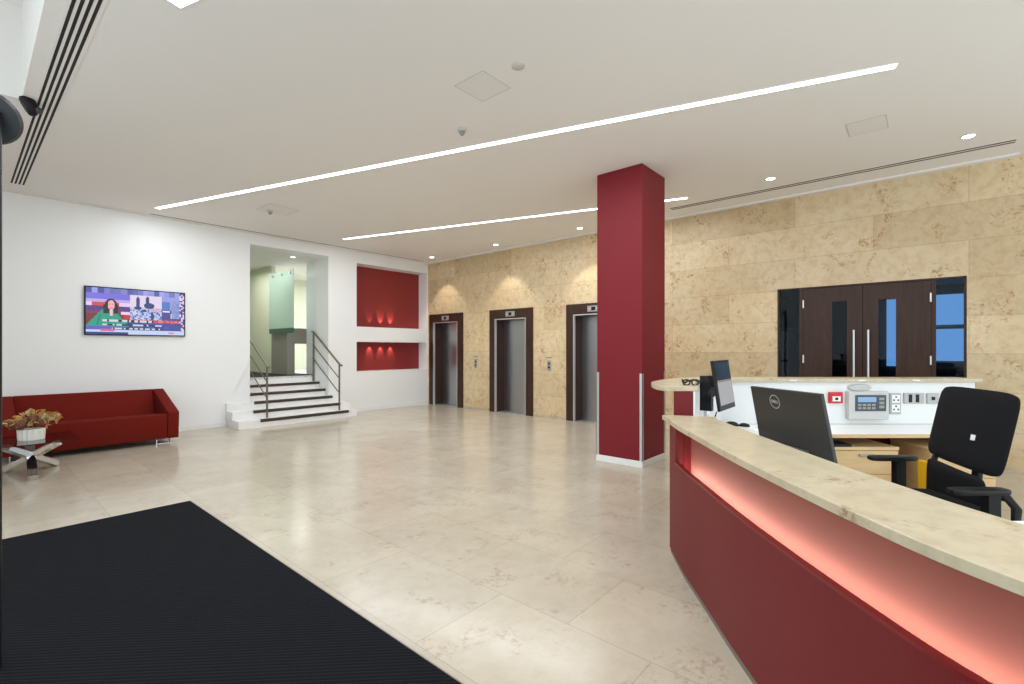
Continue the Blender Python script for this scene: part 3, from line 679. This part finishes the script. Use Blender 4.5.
# ================================================================== reception island
def fr(u, v): return (.7548*u+.6559*v, .6559*u-.7548*v)     # island axes (turned 41 degrees in the room) -> room
def catmull(P, n=6):
    out = []; Q = [P[0]]+P+[P[-1]]
    for i in range(1, len(Q)-2):
        p0, p1, p2, p3 = [Vector(q) for q in Q[i-1:i+3]]
        for k in range(n):
            s = k/n; out.append(tuple(.5*((2*p1)+(p2-p0)*s+(2*p0-5*p1+4*p2-p3)*s*s+(-p0+3*p1-3*p2+p3)*s**3)))
    out.append(tuple(P[-1])); return out
def offset(P, d):
    out = []
    for i, p in enumerate(P):
        a = Vector(P[max(i-1, 0)]); b = Vector(P[min(i+1, len(P)-1)]); t_ = (b-a).normalized(); out.append((p[0]+t_.y*d, p[1]-t_.x*d))
    return out
# plan of the front, from the near right end round to the far end
front = catmull([(1.15, -1.15), (1.235, -.78), (1.37, -.43), (1.585, -.095), (1.80, .13), (2.13, .43), (2.45, .70), (2.80, .972), (3.10, 1.205), (3.43, 1.43)], 6)
def cut(P, s0, s1):
    """part of a polyline between arc lengths measured from its far end"""
    acc = [0]
    for a, b in zip(P[::-1], P[::-1][1:]): acc.append(acc[-1]+(Vector(a)-Vector(b)).length)
    R_ = P[::-1]
    def at_(s):
        for i in range(len(acc)-1):
            if acc[i] <= s <= acc[i+1]:
                f = (s-acc[i])/(acc[i+1]-acc[i]); return tuple(Vector(R_[i])*(1-f)+Vector(R_[i+1])*f)
        return R_[-1]
    s1 = min(s1, acc[-1]); pts = [at_(s0)]+[R_[i] for i in range(len(acc)) if s0+.004 < acc[i] < s1-.004]+[at_(s1)]
    return pts[::-1]
inw = lambda P, d: offset(P, d)
dk = thing('reception_desk', 'large curved red reception desk with limestone counter and lit recess', 'reception desk', (2.6, .9, 0))
bm = bmesh.new(); band(bm, inw(front, .006), inw(front, .05), .0, .035); obj('kickplate', bm, M['kick'], dk)
bm = bmesh.new(); band(bm, front, inw(front, .03), .036, .694); obj('front_panel', bm, M['red_desk'], dk, smooth=True)
bm = bmesh.new(); band(bm, inw(front, .0301), inw(front, .13), .036, .64); obj('front_core', bm, M['red_desk'], dk)
cove = cut(front, .20, 99)
bm = bmesh.new(); band(bm, inw(cove, -.002), inw(cove, .028), .6945, .706); obj('recess_lip', bm, mat('lip_red', sr(120, 24, 28), .3), dk, smooth=True)
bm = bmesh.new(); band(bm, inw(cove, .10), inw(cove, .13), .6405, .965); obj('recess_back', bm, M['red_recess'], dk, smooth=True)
endp = cut(front, 0, .20)
bm = bmesh.new(); band(bm, endp, inw(endp, .13), .6945, .965); obj('end_panel', bm, M['red_desk'], dk, smooth=True)
bm = bmesh.new(); band(bm, inw(cove, .0305), inw(cove, .040), .6465, .6565); obj('light_strip', bm, M['led'], dk)
# stone counter
outer = offset(front, -.035)
outer = [p for p in outer]
end_u = [(3.46, 1.50), (3.52, 1.42), (3.60, 1.24), (3.63, 1.16)]
inner = catmull([(3.52, 1.12), (3.24, .90), (2.95, .666), (2.514, .303), (2.24, .053), (2.081, -.10), (1.90, -.33), (1.78, -.60), (1.68, -1.15)], 5)
bm = bmesh.new(); prism(bm, outer+end_u+inner, .966, 1.0, bev=.003); obj('counter_top', bm, M['ctop'], dk, label='pale limestone counter slab')
# inner carcass and white worktop behind the front
wi = [fr(u, 1.49) for u in (.9, 1.4, 2.0, 2.6, 3.2, 3.6)]
inn = catmull([(1.60, -1.15), (1.72, -.60), (1.84, -.33), (2.03, -.08), (2.49, .34), (2.92, .70), (3.44, 1.11)], 5)
inn2 = offset(inn, .02)
bm = bmesh.new(); band(bm, offset(inn, -.0), inn2, .08, .965); obj('inner_panel', bm, M['laminate'], dk)
wt = offset(inn, .021); 
wtp = [p for p in wt]+[fr(3.55, 1.93), fr(2.12, 1.95), fr(1.99, 2.12), fr(1.88, 2.2), fr(.75, 2.2)]
bm = bmesh.new(); prism(bm, wtp, .735, .76, bev=.002); obj('worktop', bm, M['laminate'], dk, label='white inner worktop')
bm = bmesh.new(); prism(bm, [fr(3.55, 1.931), fr(3.551, 1.948), fr(2.13, 1.968), fr(2.12, 1.951)], .73, .76); obj('worktop_edge', bm, M['oak'], dk)
# rear and upper part
Zu = 1.175
ob = [fr(3.43, 1.17), fr(3.70, 1.27), fr(4.1, 1.40), fr(4.45, 1.54), fr(4.75, 1.72), fr(4.86, 1.95)]
ob = catmull(ob, 5)
far0 = fr(4.86, 4.56)
bodyo = ob+[far0]; ib = [fr(3.69, 1.46)]+catmull([fr(3.72, 1.50), fr(4.2, 1.66), fr(4.55, 1.84), fr(4.69, 2.05)], 5)+[fr(4.69, 4.56)]
# pier block (red, upper) and body
pier = [fr(3.66, 1.245), fr(3.66, 1.395), fr(3.9, 1.46), fr(4.3, 1.60), fr(4.6, 1.80), fr(4.70, 2.05), fr(4.70, 4.56), fr(4.86, 4.56), fr(4.86, 1.95), fr(4.75, 1.75), fr(4.45, 1.56), fr(4.05, 1.39)]
bm = bmesh.new(); prism(bm, pier, .0, Zu-.001); obj('rear_body', bm, M['red_desk'], dk)
bm = bmesh.new(); prism(bm, [fr(3.30, 1.20), fr(3.30, 1.36), fr(3.655, 1.42), fr(3.655, 1.26), fr(3.45, 1.19)], .036, .965); obj('corner_body', bm, M['red_desk'], dk)
# white inner lining
lin_o = [fr(3.661, 1.397), fr(3.9, 1.462), fr(4.3, 1.602), fr(4.598, 1.802), fr(4.698, 2.052), fr(4.698, 4.56)]
lin_i = [fr(3.661, 1.412), fr(3.892, 1.474), fr(4.29, 1.616), fr(4.583, 1.812), fr(4.682, 2.058), fr(4.682, 4.56)]
bm = bmesh.new(); band(bm, lin_o, lin_i, .762, Zu-.002); obj('back_panel', bm, M['laminate'], dk, label='white back panel with sockets')
# upper stone ledge
uo = catmull([fr(3.655, 1.20), fr(3.70, 1.165), fr(3.86, 1.155), fr(4.15, 1.215), fr(4.38, 1.33), fr(4.62, 1.52), fr(4.86, 1.78), fr(4.93, 2.1), fr(4.93, 2.6), fr(4.93, 4.60)], 5)
ui = catmull([fr(4.645, 4.60), fr(4.645, 3.0), fr(4.645, 2.25), fr(4.56, 1.90), fr(4.30, 1.68), fr(4.0, 1.545), fr(3.70, 1.455), fr(3.655, 1.43)], 5)
bm = bmesh.new(); prism(bm, uo+ui, Zu, Zu+.035, bev=.004); obj('upper_counter', bm, M['ctop'], dk, label='raised limestone ledge with rounded end')
# rear worktop
rw = [fr(4.681, 4.58), fr(4.681, 2.07), fr(4.58, 1.83), fr(4.29, 1.63), fr(3.9, 1.49), fr(3.68, 1.43), fr(3.58, 1.60), fr(3.56, 1.95), fr(3.8, 2.15), fr(4.13, 2.5), fr(4.13, 4.12)]
bm = bmesh.new(); prism(bm, rw, .735, .76, bev=.001); obj('rear_worktop', bm, M['laminate'], dk, label='white rear worktop')
bm = bmesh.new(); prism(bm, [fr(4.13, 2.5), fr(4.13, 4.12), fr(4.112, 4.12), fr(4.112, 2.5)], .73, .76); obj('worktop_edge', bm, M['oak'], dk)
bm = bmesh.new(); prism(bm, [fr(4.3, 4.18), fr(4.68, 4.50), fr(4.68, 4.53), fr(4.3, 4.21)], 0, .734); obj('side_panel', bm, M['oak'], dk)
bm = bmesh.new(); tube(bm, [(*fr(4.67, 2.44), .9), (*fr(4.678, 2.44), .9)], .02, 8)
bm.free()
# small bright studs along the ledge front
for v in (2.15, 2.75, 3.42, 3.95):
    bm = bmesh.new(); obox(bm, T(*fr(4.644, v), Zu+.018) @ RZ(YAW), (-.003, -.035, -.006), (.003, .035, .006), .001); obj('stud', bm, M['paper'], dk)

# panel devices; u plane = 4.68, v along
UP = 4.681
def dev(bm, v0, v1, z0, z1, d0, d1, bev=0):
    obox(bm, T(*fr(0, 0), 0) @ RZ(YAW), (UP-d1, -v1, z0), (UP-d0, -v0, z1), bev)
K = 4.68/475.3
def pv(px): return (px-512)*K
def pz(y): return H-(y-349)*K
def devobj(name, label, cat, px0, px1, y0, y1, depth, m, bev=.003, group=None):
    g = thing(name, label, cat, (*fr(UP-.01, pv((px0+px1)/2)), pz(y1)), group=group)
    bm = bmesh.new(); dev(bm, pv(px0), pv(px1), pz(y1), pz(y0), .001, depth, bev); obj('housing', bm, m, g); return g
def sub(g, name, px0, px1, y0, y1, d0, d1, m, bev=0, parent=None):
    bm = bmesh.new(); dev(bm, pv(px0), pv(px1), pz(y1), pz(y0), d0, d1, bev); return obj(name, bm, m, parent or g)
g = devobj('call_point', 'red square break-glass call point on the white panel', 'call point', 828, 841, 392, 403, .03, M['reddev'])
sub(g, 'window', 830.5, 838.5, 396, 401, .0305, .033, M['paper']); sub(g, 'mark', 833, 836, 397.3, 399.7, .0335, .0345, M['black'])
g = devobj('alarm_panel', 'pale grey alarm control panel with blue display on white panel', 'control panel', 845.5, 885, 391, 419, .05, M['devgrey'], .006)
kp = sub(g, 'keypad', 851.5, 882, 394.5, 410.5, .0505, .055, M['navy'], .002)
sub(g, 'display', 854, 872, 396.5, 401.5, .0555, .057, M['lcd'], parent=kp)
for r in range(2):
    for c_ in range(4): sub(g, 'key', 854+c_*4.6, 857.4+c_*4.6, 403.2+r*3.2, 405.4+r*3.2, .0555, .057, M['hall_grey'], parent=kp)
for c_ in range(3): sub(g, 'key', 875, 880, 397+c_*4, 399.6+c_*4, .0555, .057, M['hall_grey'], parent=kp)
g = devobj('socket_outlet', 'double power socket stacked vertically in a steel plate', 'socket', 889.3, 900.3, 393, 414, .012, M['plate'])
for y in (395, 404.3):
    f = sub(g, 'face', 890.8, 898.8, y, y+7.6, .0125, .016, M['paper'])
    for x_, yy in ((894.1, 1), (892, 4.2), (896.2, 4.2)): sub(g, 'slot', x_, x_+1.5, y+yy, y+yy+1.6, .0165, .0175, M['black'], parent=f)
g = devobj('data_outlet', 'grey plate with two black data ports', 'socket', 903.3, 923.3, 393, 403.4, .012, M['plate'])
for x_ in (908, 915): sub(g, 'port', x_, x_+3, 394.4, 402.2, .0125, .016, M['black'])
g = devobj('data_outlet', 'grey plate with a single small black port', 'socket', 926.3, 938.3, 393.2, 403.6, .012, M['plate'])
sub(g, 'port', 930.7, 934, 396.8, 400, .0125, .016, M['black'])
g = thing('oval_plaque', 'pale oval plaque above the alarm panel', 'plaque', (*fr(UP-.005, pv(859)), pz(391)))
bm = bmesh.new(); mt = T(*fr(UP-.001, pv(859.5)), pz(387.6)) @ RZ(YAW) @ Matrix.Rotation(-PI/2, 4, 'Y')
lathe(bm, [(0, .012), (.105, .012), (.122, .0)], 32, mt @ Matrix.Diagonal((.29, 1, 1, 1))); obj('cover', bm, M['devgrey'], g, smooth=True)
g = devobj('cable_conduit', 'thin vertical white conduit behind the chair back', 'conduit', 941.5, 943.2, 391, 411, .02, M['white_gloss'])

# pedestals under the rear worktop
def pedestal(u0, v0, ang, wv, du, label):
    g = thing('drawer_pedestal', label, 'drawer unit', (*fr(u0, v0), 0), YAW+ang, 'oak drawer pedestals')
    # local: x = depth, -y = to the right
    L = lambda a, b, bev=.003: B((a, b), bev=bev)
    obj('carcass', L((.02, -wv, .04), (du, 0, .615)), M['oak'], g, local=True)
    obj('top', L((0, -wv-.005, .616), (du, .005, .645)), M['oak'], g, local=True)
    for z0, z1 in ((.41, .61), (.235, .405), (.06, .23)):
        d = obj('drawer', L((0, -wv+.004, z0), (.0195, -.004, z1), .002), M['oak'], g, local=True)
        c_ = WM[d].inverted() @ WM[g]
        bm = L((-.016, -wv/2-.07, z1-.045), (-.0005, -wv/2+.07, z1-.025), .004); bm.transform(c_)
        h_ = obj('handle', bm, M['plate'], d, local=True)
    for x_ in (.06, du-.06):
        for y_ in (-.06, -wv+.06):
            bm = bmesh.new(); tube(bm, [(x_, y_-.012, .018), (x_, y_+.012, .018)], .018, 12); obj('castor', bm, M['black'], g, local=True)
    return g
pedestal(4.14, 2.81, 0, .56, .52, 'light oak drawer pedestal under the white rear worktop, left of the chair')
pedestal(4.06, 3.58, -.12, .5, .52, 'light oak drawer pedestal partly hidden behind the black chair')
g = thing('lever_folder', 'upright yellow folder between the pedestal and the chair', 'folder', (*fr(3.98, 3.42), 0))
bm = bmesh.new(); obox(bm, T(*fr(4.0, 3.465), 0) @ RZ(YAW-.15), (-.15, -.02, .0), (.04, .02, .56), .003); obj('cover', bm, M['yellow'], g)
g = thing('black_tray', 'flat black device on the left pedestal below the worktop', 'device', (*fr(4.2, 2.86), .646))
bm = bmesh.new(); obox(bm, T(*fr(4.24, 2.88), .6465) @ RZ(YAW), (-.09, -.09, 0), (.09, .06, .022), .006); obj('case', bm, M['black'], g)

# ------------------------------------------------------------------ monitors
def quadbox(bm, c, th):
    """slab on four corners c (tl,tr,br,bl); thickness th behind the face"""
    c = [Vector(p) for p in c]; n = (c[1]-c[0]).cross(c[3]-c[0]).normalized()
    t = bmesh.new(); a = [t.verts.new(p) for p in c]; b = [t.verts.new(p+n*th) for p in c]
    t.faces.new(a); t.faces.new(b[::-1])
    for i in range(4): t.faces.new((a[i], a[(i+1) % 4], b[(i+1) % 4], b[i]))
    bmesh.ops.recalc_face_normals(t, faces=t.faces)
    bmesh.ops.bevel(t, geom=list(t.edges), offset=min(.004, abs(th)*.3), segments=2, profile=.5, affect='EDGES'); merge(bm, t); return n
def lerp(c, u, v):   # u right, v down
    c = [Vector(p) for p in c]; a = c[0].lerp(c[1], u); b = c[3].lerp(c[2], u); return a.lerp(b, v)
def P3(u, v, z): return Vector((*fr(u, v), z))
# big one, seen from the back
tl, tr = P3(3.04, 1.523, 1.263), P3(2.50, 1.623, 1.263); br, bl_ = P3(2.45, 1.663, .905), P3(2.99, 1.563, .905)
q = [tl, tr, br, bl_]; mn = thing('monitor', 'large black monitor seen from behind above the limestone counter', 'monitor', (*fr(2.75, 1.72), .76))
bm = bmesh.new(); n = quadbox(bm, q, .022); obj('casing', bm, mat('charcoal_shell', sr(46, 43, 40), .42), mn)
# which side is the camera side?
tocam = (Vector((0, 0, H))-tl).normalized(); face = n if n.dot(tocam) > 0 else -n
off = .024 if n.dot(tocam) > 0 else .0
ctr = lerp(q, .36, .215)+face*(off+.001)
ex = (tr-tl).normalized(); ey = (tl-bl_).normalized(); ez = ex.cross(ey).normalized(); bm_ = Matrix((ex, ey, ez)).transposed().to_4x4(); bm_.translation = ctr
if ez.dot(face) < 0: pass
bm = bmesh.new(); t = bmesh.new(); seg = 40
ri = [[t.verts.new((r_*math.cos(2*PI*k/seg), r_*math.sin(2*PI*k/seg), 0)) for k in range(seg)] for r_ in (.036, .041)]
for k in range(seg): t.faces.new((ri[0][k], ri[1][k], ri[1][(k+1) % seg], ri[0][(k+1) % seg]))
bmesh.ops.solidify(t, geom=t.faces[:], thickness=.001); merge(bm, t, bm_)
tm = textmesh('DELL', .026); merge(bm, tm, bm_); obj('logo', bm, M['devgrey'], mn)
cc = lerp(q, .5, .5)-face*.004
bm = bmesh.new(); p_ = lerp(q, .5, .98)+face*(off+.02); fm = T(*(p_)) @ bm_.to_3x3().to_4x4(); obox(bm, fm, (-.05, -.22, -.018), (.05, -.02, .018), .006); obj('stand_neck', bm, M['black'], mn)
bm = bmesh.new(); obox(bm, T(*fr(2.72, 1.70), .76) @ RZ(YAW), (-.13, -.10, .0005), (.13, .10, .012), .004); obj('stand_base', bm, M['black'], mn)
bm = bmesh.new(); pq = lerp(q, .55, .93)+face*(off+.008); obox(bm, T(*pq) @ bm_.to_3x3().to_4x4(), (-.10, -.018, -.006), (.10, .012, .006), .003); obj('button_strip', bm, mat('dark_grey_port', sr(70, 70, 72), .4), mn)
# second one, screen turned towards the lobby
q2 = [P3(3.92, 1.632, 1.40), P3(4.29, 1.93, 1.40), P3(4.25, 1.976, .985), P3(3.88, 1.678, .985)]
m2 = thing('monitor', 'smaller black monitor with lit screen on the rear worktop', 'monitor', (*fr(4.15, 1.72), .76))
bm = bmesh.new(); n = quadbox(bm, q2, -.022); tocam = (Vector((0, 0, H))-q2[0]).normalized(); f2 = n if n.dot(tocam) > 0 else -n
obj('casing', bm, M['black'], m2)
def face_quad(name, u0, u1, v0, v1, m, d):
    o = bmesh.new(); c4 = [lerp(q2, u0, v0)+f2*d, lerp(q2, u1, v0)+f2*d, lerp(q2, u1, v1)+f2*d, lerp(q2, u0, v1)+f2*d]
    quadbox(o, c4, .0008); return obj(name, o, m, m2)
fo = .031 if n.dot(f2) < 0 else .001
if (-n).dot(f2) > 0: fo = .024
else: fo = .002
s_ = face_quad('screen', .05, .95, .03, .90, mat('dark_screen', (.03, .034, .03), .15), fo)
face_quad('lit_area', .06, .94, .44, .89, emis('screen_grey', sr(176, 176, 178), 1.0), fo+.003)
face_quad('lit_bar', .06, .94, .40, .438, emis('screen_bar', sr(150, 140, 128), 1.0), fo+.003)
c2 = lerp(q2, .5, .5)-f2*.062
bx, by_ = fr(4.25, 1.74); 
bm = bmesh.new(); bar(bm, (c2.x, c2.y, 1.22), (bx, by_, 1.12), .10, .12); bar(bm, (bx, by_, .95), (bx, by_, 1.26), .06, .10); obj('mount_arm', bm, M['black'], m2)
bm = bmesh.new(); tube(bm, [(bx, by_, .773), (bx, by_, .96)], .025, 14); obj('stand_pole', bm, M['chrome'], m2, smooth=True)
bm = bmesh.new(); lathe(bm, [(0, 0), (.11, 0), (.11, .008), (.03, .012), (0, .012)], 28, T(bx, by_, .7605)); obj('stand_base', bm, M['chrome'], m2, smooth=True)
bm = bmesh.new(); e0 = lerp(q2, .1, 1); tube(bm, [e0-f2*.02, e0+Vector((0, 0, -.10))-f2*.05, e0+Vector((0, 0, -.21))-f2*.02], .005, 8); obj('cable', bm, M['black'], m2)

# mouse, pen, cables, items on the worktops
def ell(bm, c, s, rz=0, sub=3, flat=True):
    t = bmesh.new(); bmesh.ops.create_icosphere(t, subdivisions=sub, radius=1)
    if flat:
        for v in t.verts: v.co.z = max(v.co.z, -.15)
    merge(bm, t, T(*c) @ RZ(rz) @ Matrix.Diagonal((*s, 1)))
g = thing('computer_mouse', 'black computer mouse on white worktop beside the smaller monitor', 'mouse', (*fr(4.58, 2.12), .761))
bm = bmesh.new(); ell(bm, (*fr(4.58, 2.12), .768), (.062, .036, .036), YAW+.9); obj('shell', bm, M['black'], g, smooth=True)
bm = bmesh.new(); ell(bm, (*fr(4.54, 2.22), .766), (.05, .032, .028), YAW+.9); tag(obj('computer_mouse', bm, M['black'], smooth=True), 'low black desk device just in front of the black mouse', 'mouse')
bm = bmesh.new(); tube(bm, [(*fr(4.46, 2.30), .766), (*fr(4.40, 2.36), .766), (*fr(4.42, 2.45), .766), (*fr(4.55, 2.55), .766), (*fr(4.62, 2.42), .80)], .006, 8); tag(obj('desk_cable', bm, M['devgrey'], smooth=True), 'thin grey cable curling across the white worktop', 'cable')
bm = bmesh.new(); tube(bm, [(*fr(4.02, 2.02), .767), (*fr(4.0, 2.16), .767)], [.007, .004], 8); tag(obj('pen', bm, M['black'], smooth=True), 'black pen lying on the white worktop beside large monitor', 'pen')
g = thing('paper_sheets', 'few white sheets on the worktop left of the large monitor', 'paper', (*fr(4.3, 2.35), .761))
for k in range(3):
    bm = bmesh.new(); obox(bm, T(*fr(4.30, 2.33), .7605+k*.0012) @ RZ(YAW+.1*k), (-.105, -.148, 0), (.105, .148, .001)); obj('sheet', bm, M['paper'], g)
g = thing('reading_glasses', 'black reading glasses lying on the rounded raised ledge', 'glasses', (*fr(3.95, 1.4), Zu+.036))
bm = bmesh.new()
for s in (-1, 1):
    cxy = fr(3.80, 1.43+s*.035); tube(bm, [(cxy[0]+.028*math.cos(a)*.656, cxy[1]-.028*math.cos(a)*.755, Zu+.058+.022*math.sin(a)) for a in [2*PI*k/16 for k in range(17)]], .006, 6, cap=False)
tube(bm, [(*fr(3.80, 1.42), Zu+.065), (*fr(3.80, 1.44), Zu+.065)], .0035, 6); obj('front_frame', bm, M['black'], g, smooth=True)
for s in (-1, 1):
    bm = bmesh.new(); v_ = 1.43+s*.066; tube(bm, [(*fr(3.80, v_), Zu+.068), (*fr(3.86, v_-s*.02), Zu+.075), (*fr(3.92, v_-s*.05), Zu+.06), (*fr(3.95, v_-s*.06), Zu+.043)], .008, 6); obj('temple', bm, M['black'], g, smooth=True)
g = thing('paper_pile', 'white papers at the right edge behind the limestone counter', 'paper', (*fr(1.84, 2.08), .761))
for k in range(6):
    bm = bmesh.new(); obox(bm, T(*fr(1.83, 2.08), .7605+k*.004) @ RZ(YAW+random.uniform(-.05, .05)), (-.148, -.09, 0), (.148, .06, .0036)); obj('sheet', bm, M['paper'], g)

# ------------------------------------------------------------------ office chair
ch = thing('office_chair', 'black office chair with armrests and split backrest behind the desk', 'office chair', (*fr(3.12, 2.78), 0), YAW)
# local x = along island u, local -y = v  (the chair faces +y)
def cl_(u, v, z): return (u-3.12, -(v-2.78), z)
def pad(bm, pts, th):
    """curved cushion: grid of points rows x cols given, thickened"""
    t = bmesh.new(); R0 = [[t.verts.new(p) for p in row] for row in pts]
    for a, b in zip(R0, R0[1:]):
        for i in range(len(a)-1): t.faces.new((a[i], a[i+1], b[i+1], b[i]))
    bmesh.ops.solidify(t, geom=t.faces[:], thickness=th); bmesh.ops.recalc_face_normals(t, faces=t.faces)
    merge(bm, t)
def cushion(name, corners, th, bulge, parent, m, nu=14, nv=14, round_=.08):
    """corners tl,tr,br,bl in local coordinates; superellipse outline"""
    c = [Vector(p) for p in corners]; n = (c[1]-c[0]).cross(c[3]-c[0]).normalized(); bm = bmesh.new(); t = bmesh.new(); g0, g1 = [], []
    for j in range(nv+1):
        r0, r1 = [], []
        for i in range(nu+1):
            a, b = 2*i/nu-1, 2*j/nv-1
            # square to rounded square
            k = 1-round_*(abs(a)**6*abs(b)**6)
            a2, b2 = a*k, b*k
            p = c[0].lerp(c[1], (a2+1)/2).lerp(c[3].lerp(c[2], (a2+1)/2), (b2+1)/2)
            e_ = (1-abs(a)**8)*(1-abs(b)**8)
            cur = bulge*(a*a)
            r0.append(t.verts.new(p+n*(cur+th/2*(.45+.55*e_)))); r1.append(t.verts.new(p+n*(cur-th/2*(.45+.55*e_))))
        g0.append(r0); g1.append(r1)
    for G in (g0, g1):
        for a, b in zip(G, G[1:]):
            for i in range(nu): t.faces.new((a[i], a[i+1], b[i+1], b[i]))
    rim = lambda G: [G[0][i] for i in range(nu+1)]+[G[j][nu] for j in range(1, nv+1)]+[G[nv][i] for i in range(nu-1, -1, -1)]+[G[j][0] for j in range(nv-1, 0, -1)]
    A, Bq = rim(g0), rim(g1)
    for i in range(len(A)): t.faces.new((A[i], A[(i+1) % len(A)], Bq[(i+1) % len(A)], Bq[i]))
    bmesh.ops.recalc_face_normals(t, faces=t.faces); merge(bm, t)
    o = obj(name, bm, m, parent, local=True, smooth=True); md = o.modifiers.new('sub', 'SUBSURF'); md.levels = md.render_levels = 1; return o
cushion('upper_backrest', [cl_(3.45, 3.11, 1.245), cl_(2.835, 3.03, 1.235), cl_(2.855, 2.92, .71), cl_(3.43, 2.97, .755)], .055, .02, ch, M['black_matte'])
cushion('lower_backrest', [cl_(3.37, 2.93, .745), cl_(2.93, 2.89, .70), cl_(2.90, 2.90, .40), cl_(3.37, 2.92, .40)], .06, .02, ch, M['black_matte'])
cushion('seat', [cl_(3.36, 2.50, .50), cl_(3.36, 2.97, .49), cl_(2.88, 2.97, .49), cl_(2.88, 2.50, .50)], .08, 0, ch, M['black_matte'])
bm = bmesh.new(); m4 = T(*cl_(3.05, 2.968, .93)) @ Matrix.Rotation(.2, 4, 'X') @ RZ(-.1); obox(bm, m4, (-.016, -.002, -.018), (.016, .012, .018), .001); obj('tag', bm, M['paper'], ch, local=True, label='small white tag on the backrest')
for u, zt, v0, v1, vp in ((3.49, .70, 2.62, 2.97, 2.84), (2.74, .68, 2.52, 2.86, 2.76)):
    bm = bmesh.new(); x_, _, _ = cl_(u, 0, 0); ya, yb_ = -(v0-2.78), -(v1-2.78)
    t = bmesh.new(); n_ = 10; top = []; 
    prof = []
    for k in range(n_*2):
        a = 2*PI*k/(n_*2); prof.append((x_+.047*math.copysign(abs(math.cos(a))**.6, math.cos(a)), (ya+yb_)/2+(ya-yb_)/2*math.copysign(abs(math.sin(a))**.5, math.sin(a))))
    prism(bm, prof, zt-.016, zt+.016, bev=.010); obj('arm_pad', bm, M['black'], ch, local=True, smooth=True)
    bm = bmesh.new(); yp = -(vp-2.78); bar(bm, (x_, yp, zt-.018), (x_, yp, .44), .05, .07); s_in = -.12 if u > 3.1 else .12; bar(bm, (x_, yp, .46), (x_+s_in*1.1, yp, .43), .06, .03); obj('arm_post', bm, M['black'], ch, local=True)
bm = bmesh.new(); tube(bm, [cl_(2.95, 2.93, .60), cl_(2.82, 2.94, .615), cl_(2.76, 2.93, .57), cl_(2.74, 2.90, .42), cl_(2.95, 2.85, .36)], .024, 10); tube(bm, [cl_(3.12, 3.06, .74), cl_(3.12, 3.04, .55), cl_(3.12, 2.95, .40), cl_(3.12, 2.8, .40)], .028, 10); tube(bm, [cl_(3.34, 2.96, .70), cl_(3.34, 2.99, .80)], .018, 8)
obj('back_bracket', bm, M['black'], ch, local=True, smooth=True)
bm = bmesh.new(); tube(bm, [(0, 0, .10), (0, 0, .42)], .028, 16); obj('gas_lift', bm, M['black'], ch, local=True, smooth=True)
for k in range(5):
    a = 2*PI*k/5+.3; bm = bmesh.new(); bar(bm, (.02*math.cos(a), .02*math.sin(a), .10), (.30*math.cos(a), .30*math.sin(a), .075), .045, .03); lg = obj('base_spoke', bm, M['black'], ch, local=True)
    bm = bmesh.new(); c_ = Vector((.30*math.cos(a), .30*math.sin(a), .028)); tx = Vector((-math.sin(a), math.cos(a), 0)); tube(bm, [c_-tx*.022, c_+tx*.022], .0275, 14); obj('castor', bm, M['black'], ch, local=True, smooth=True)
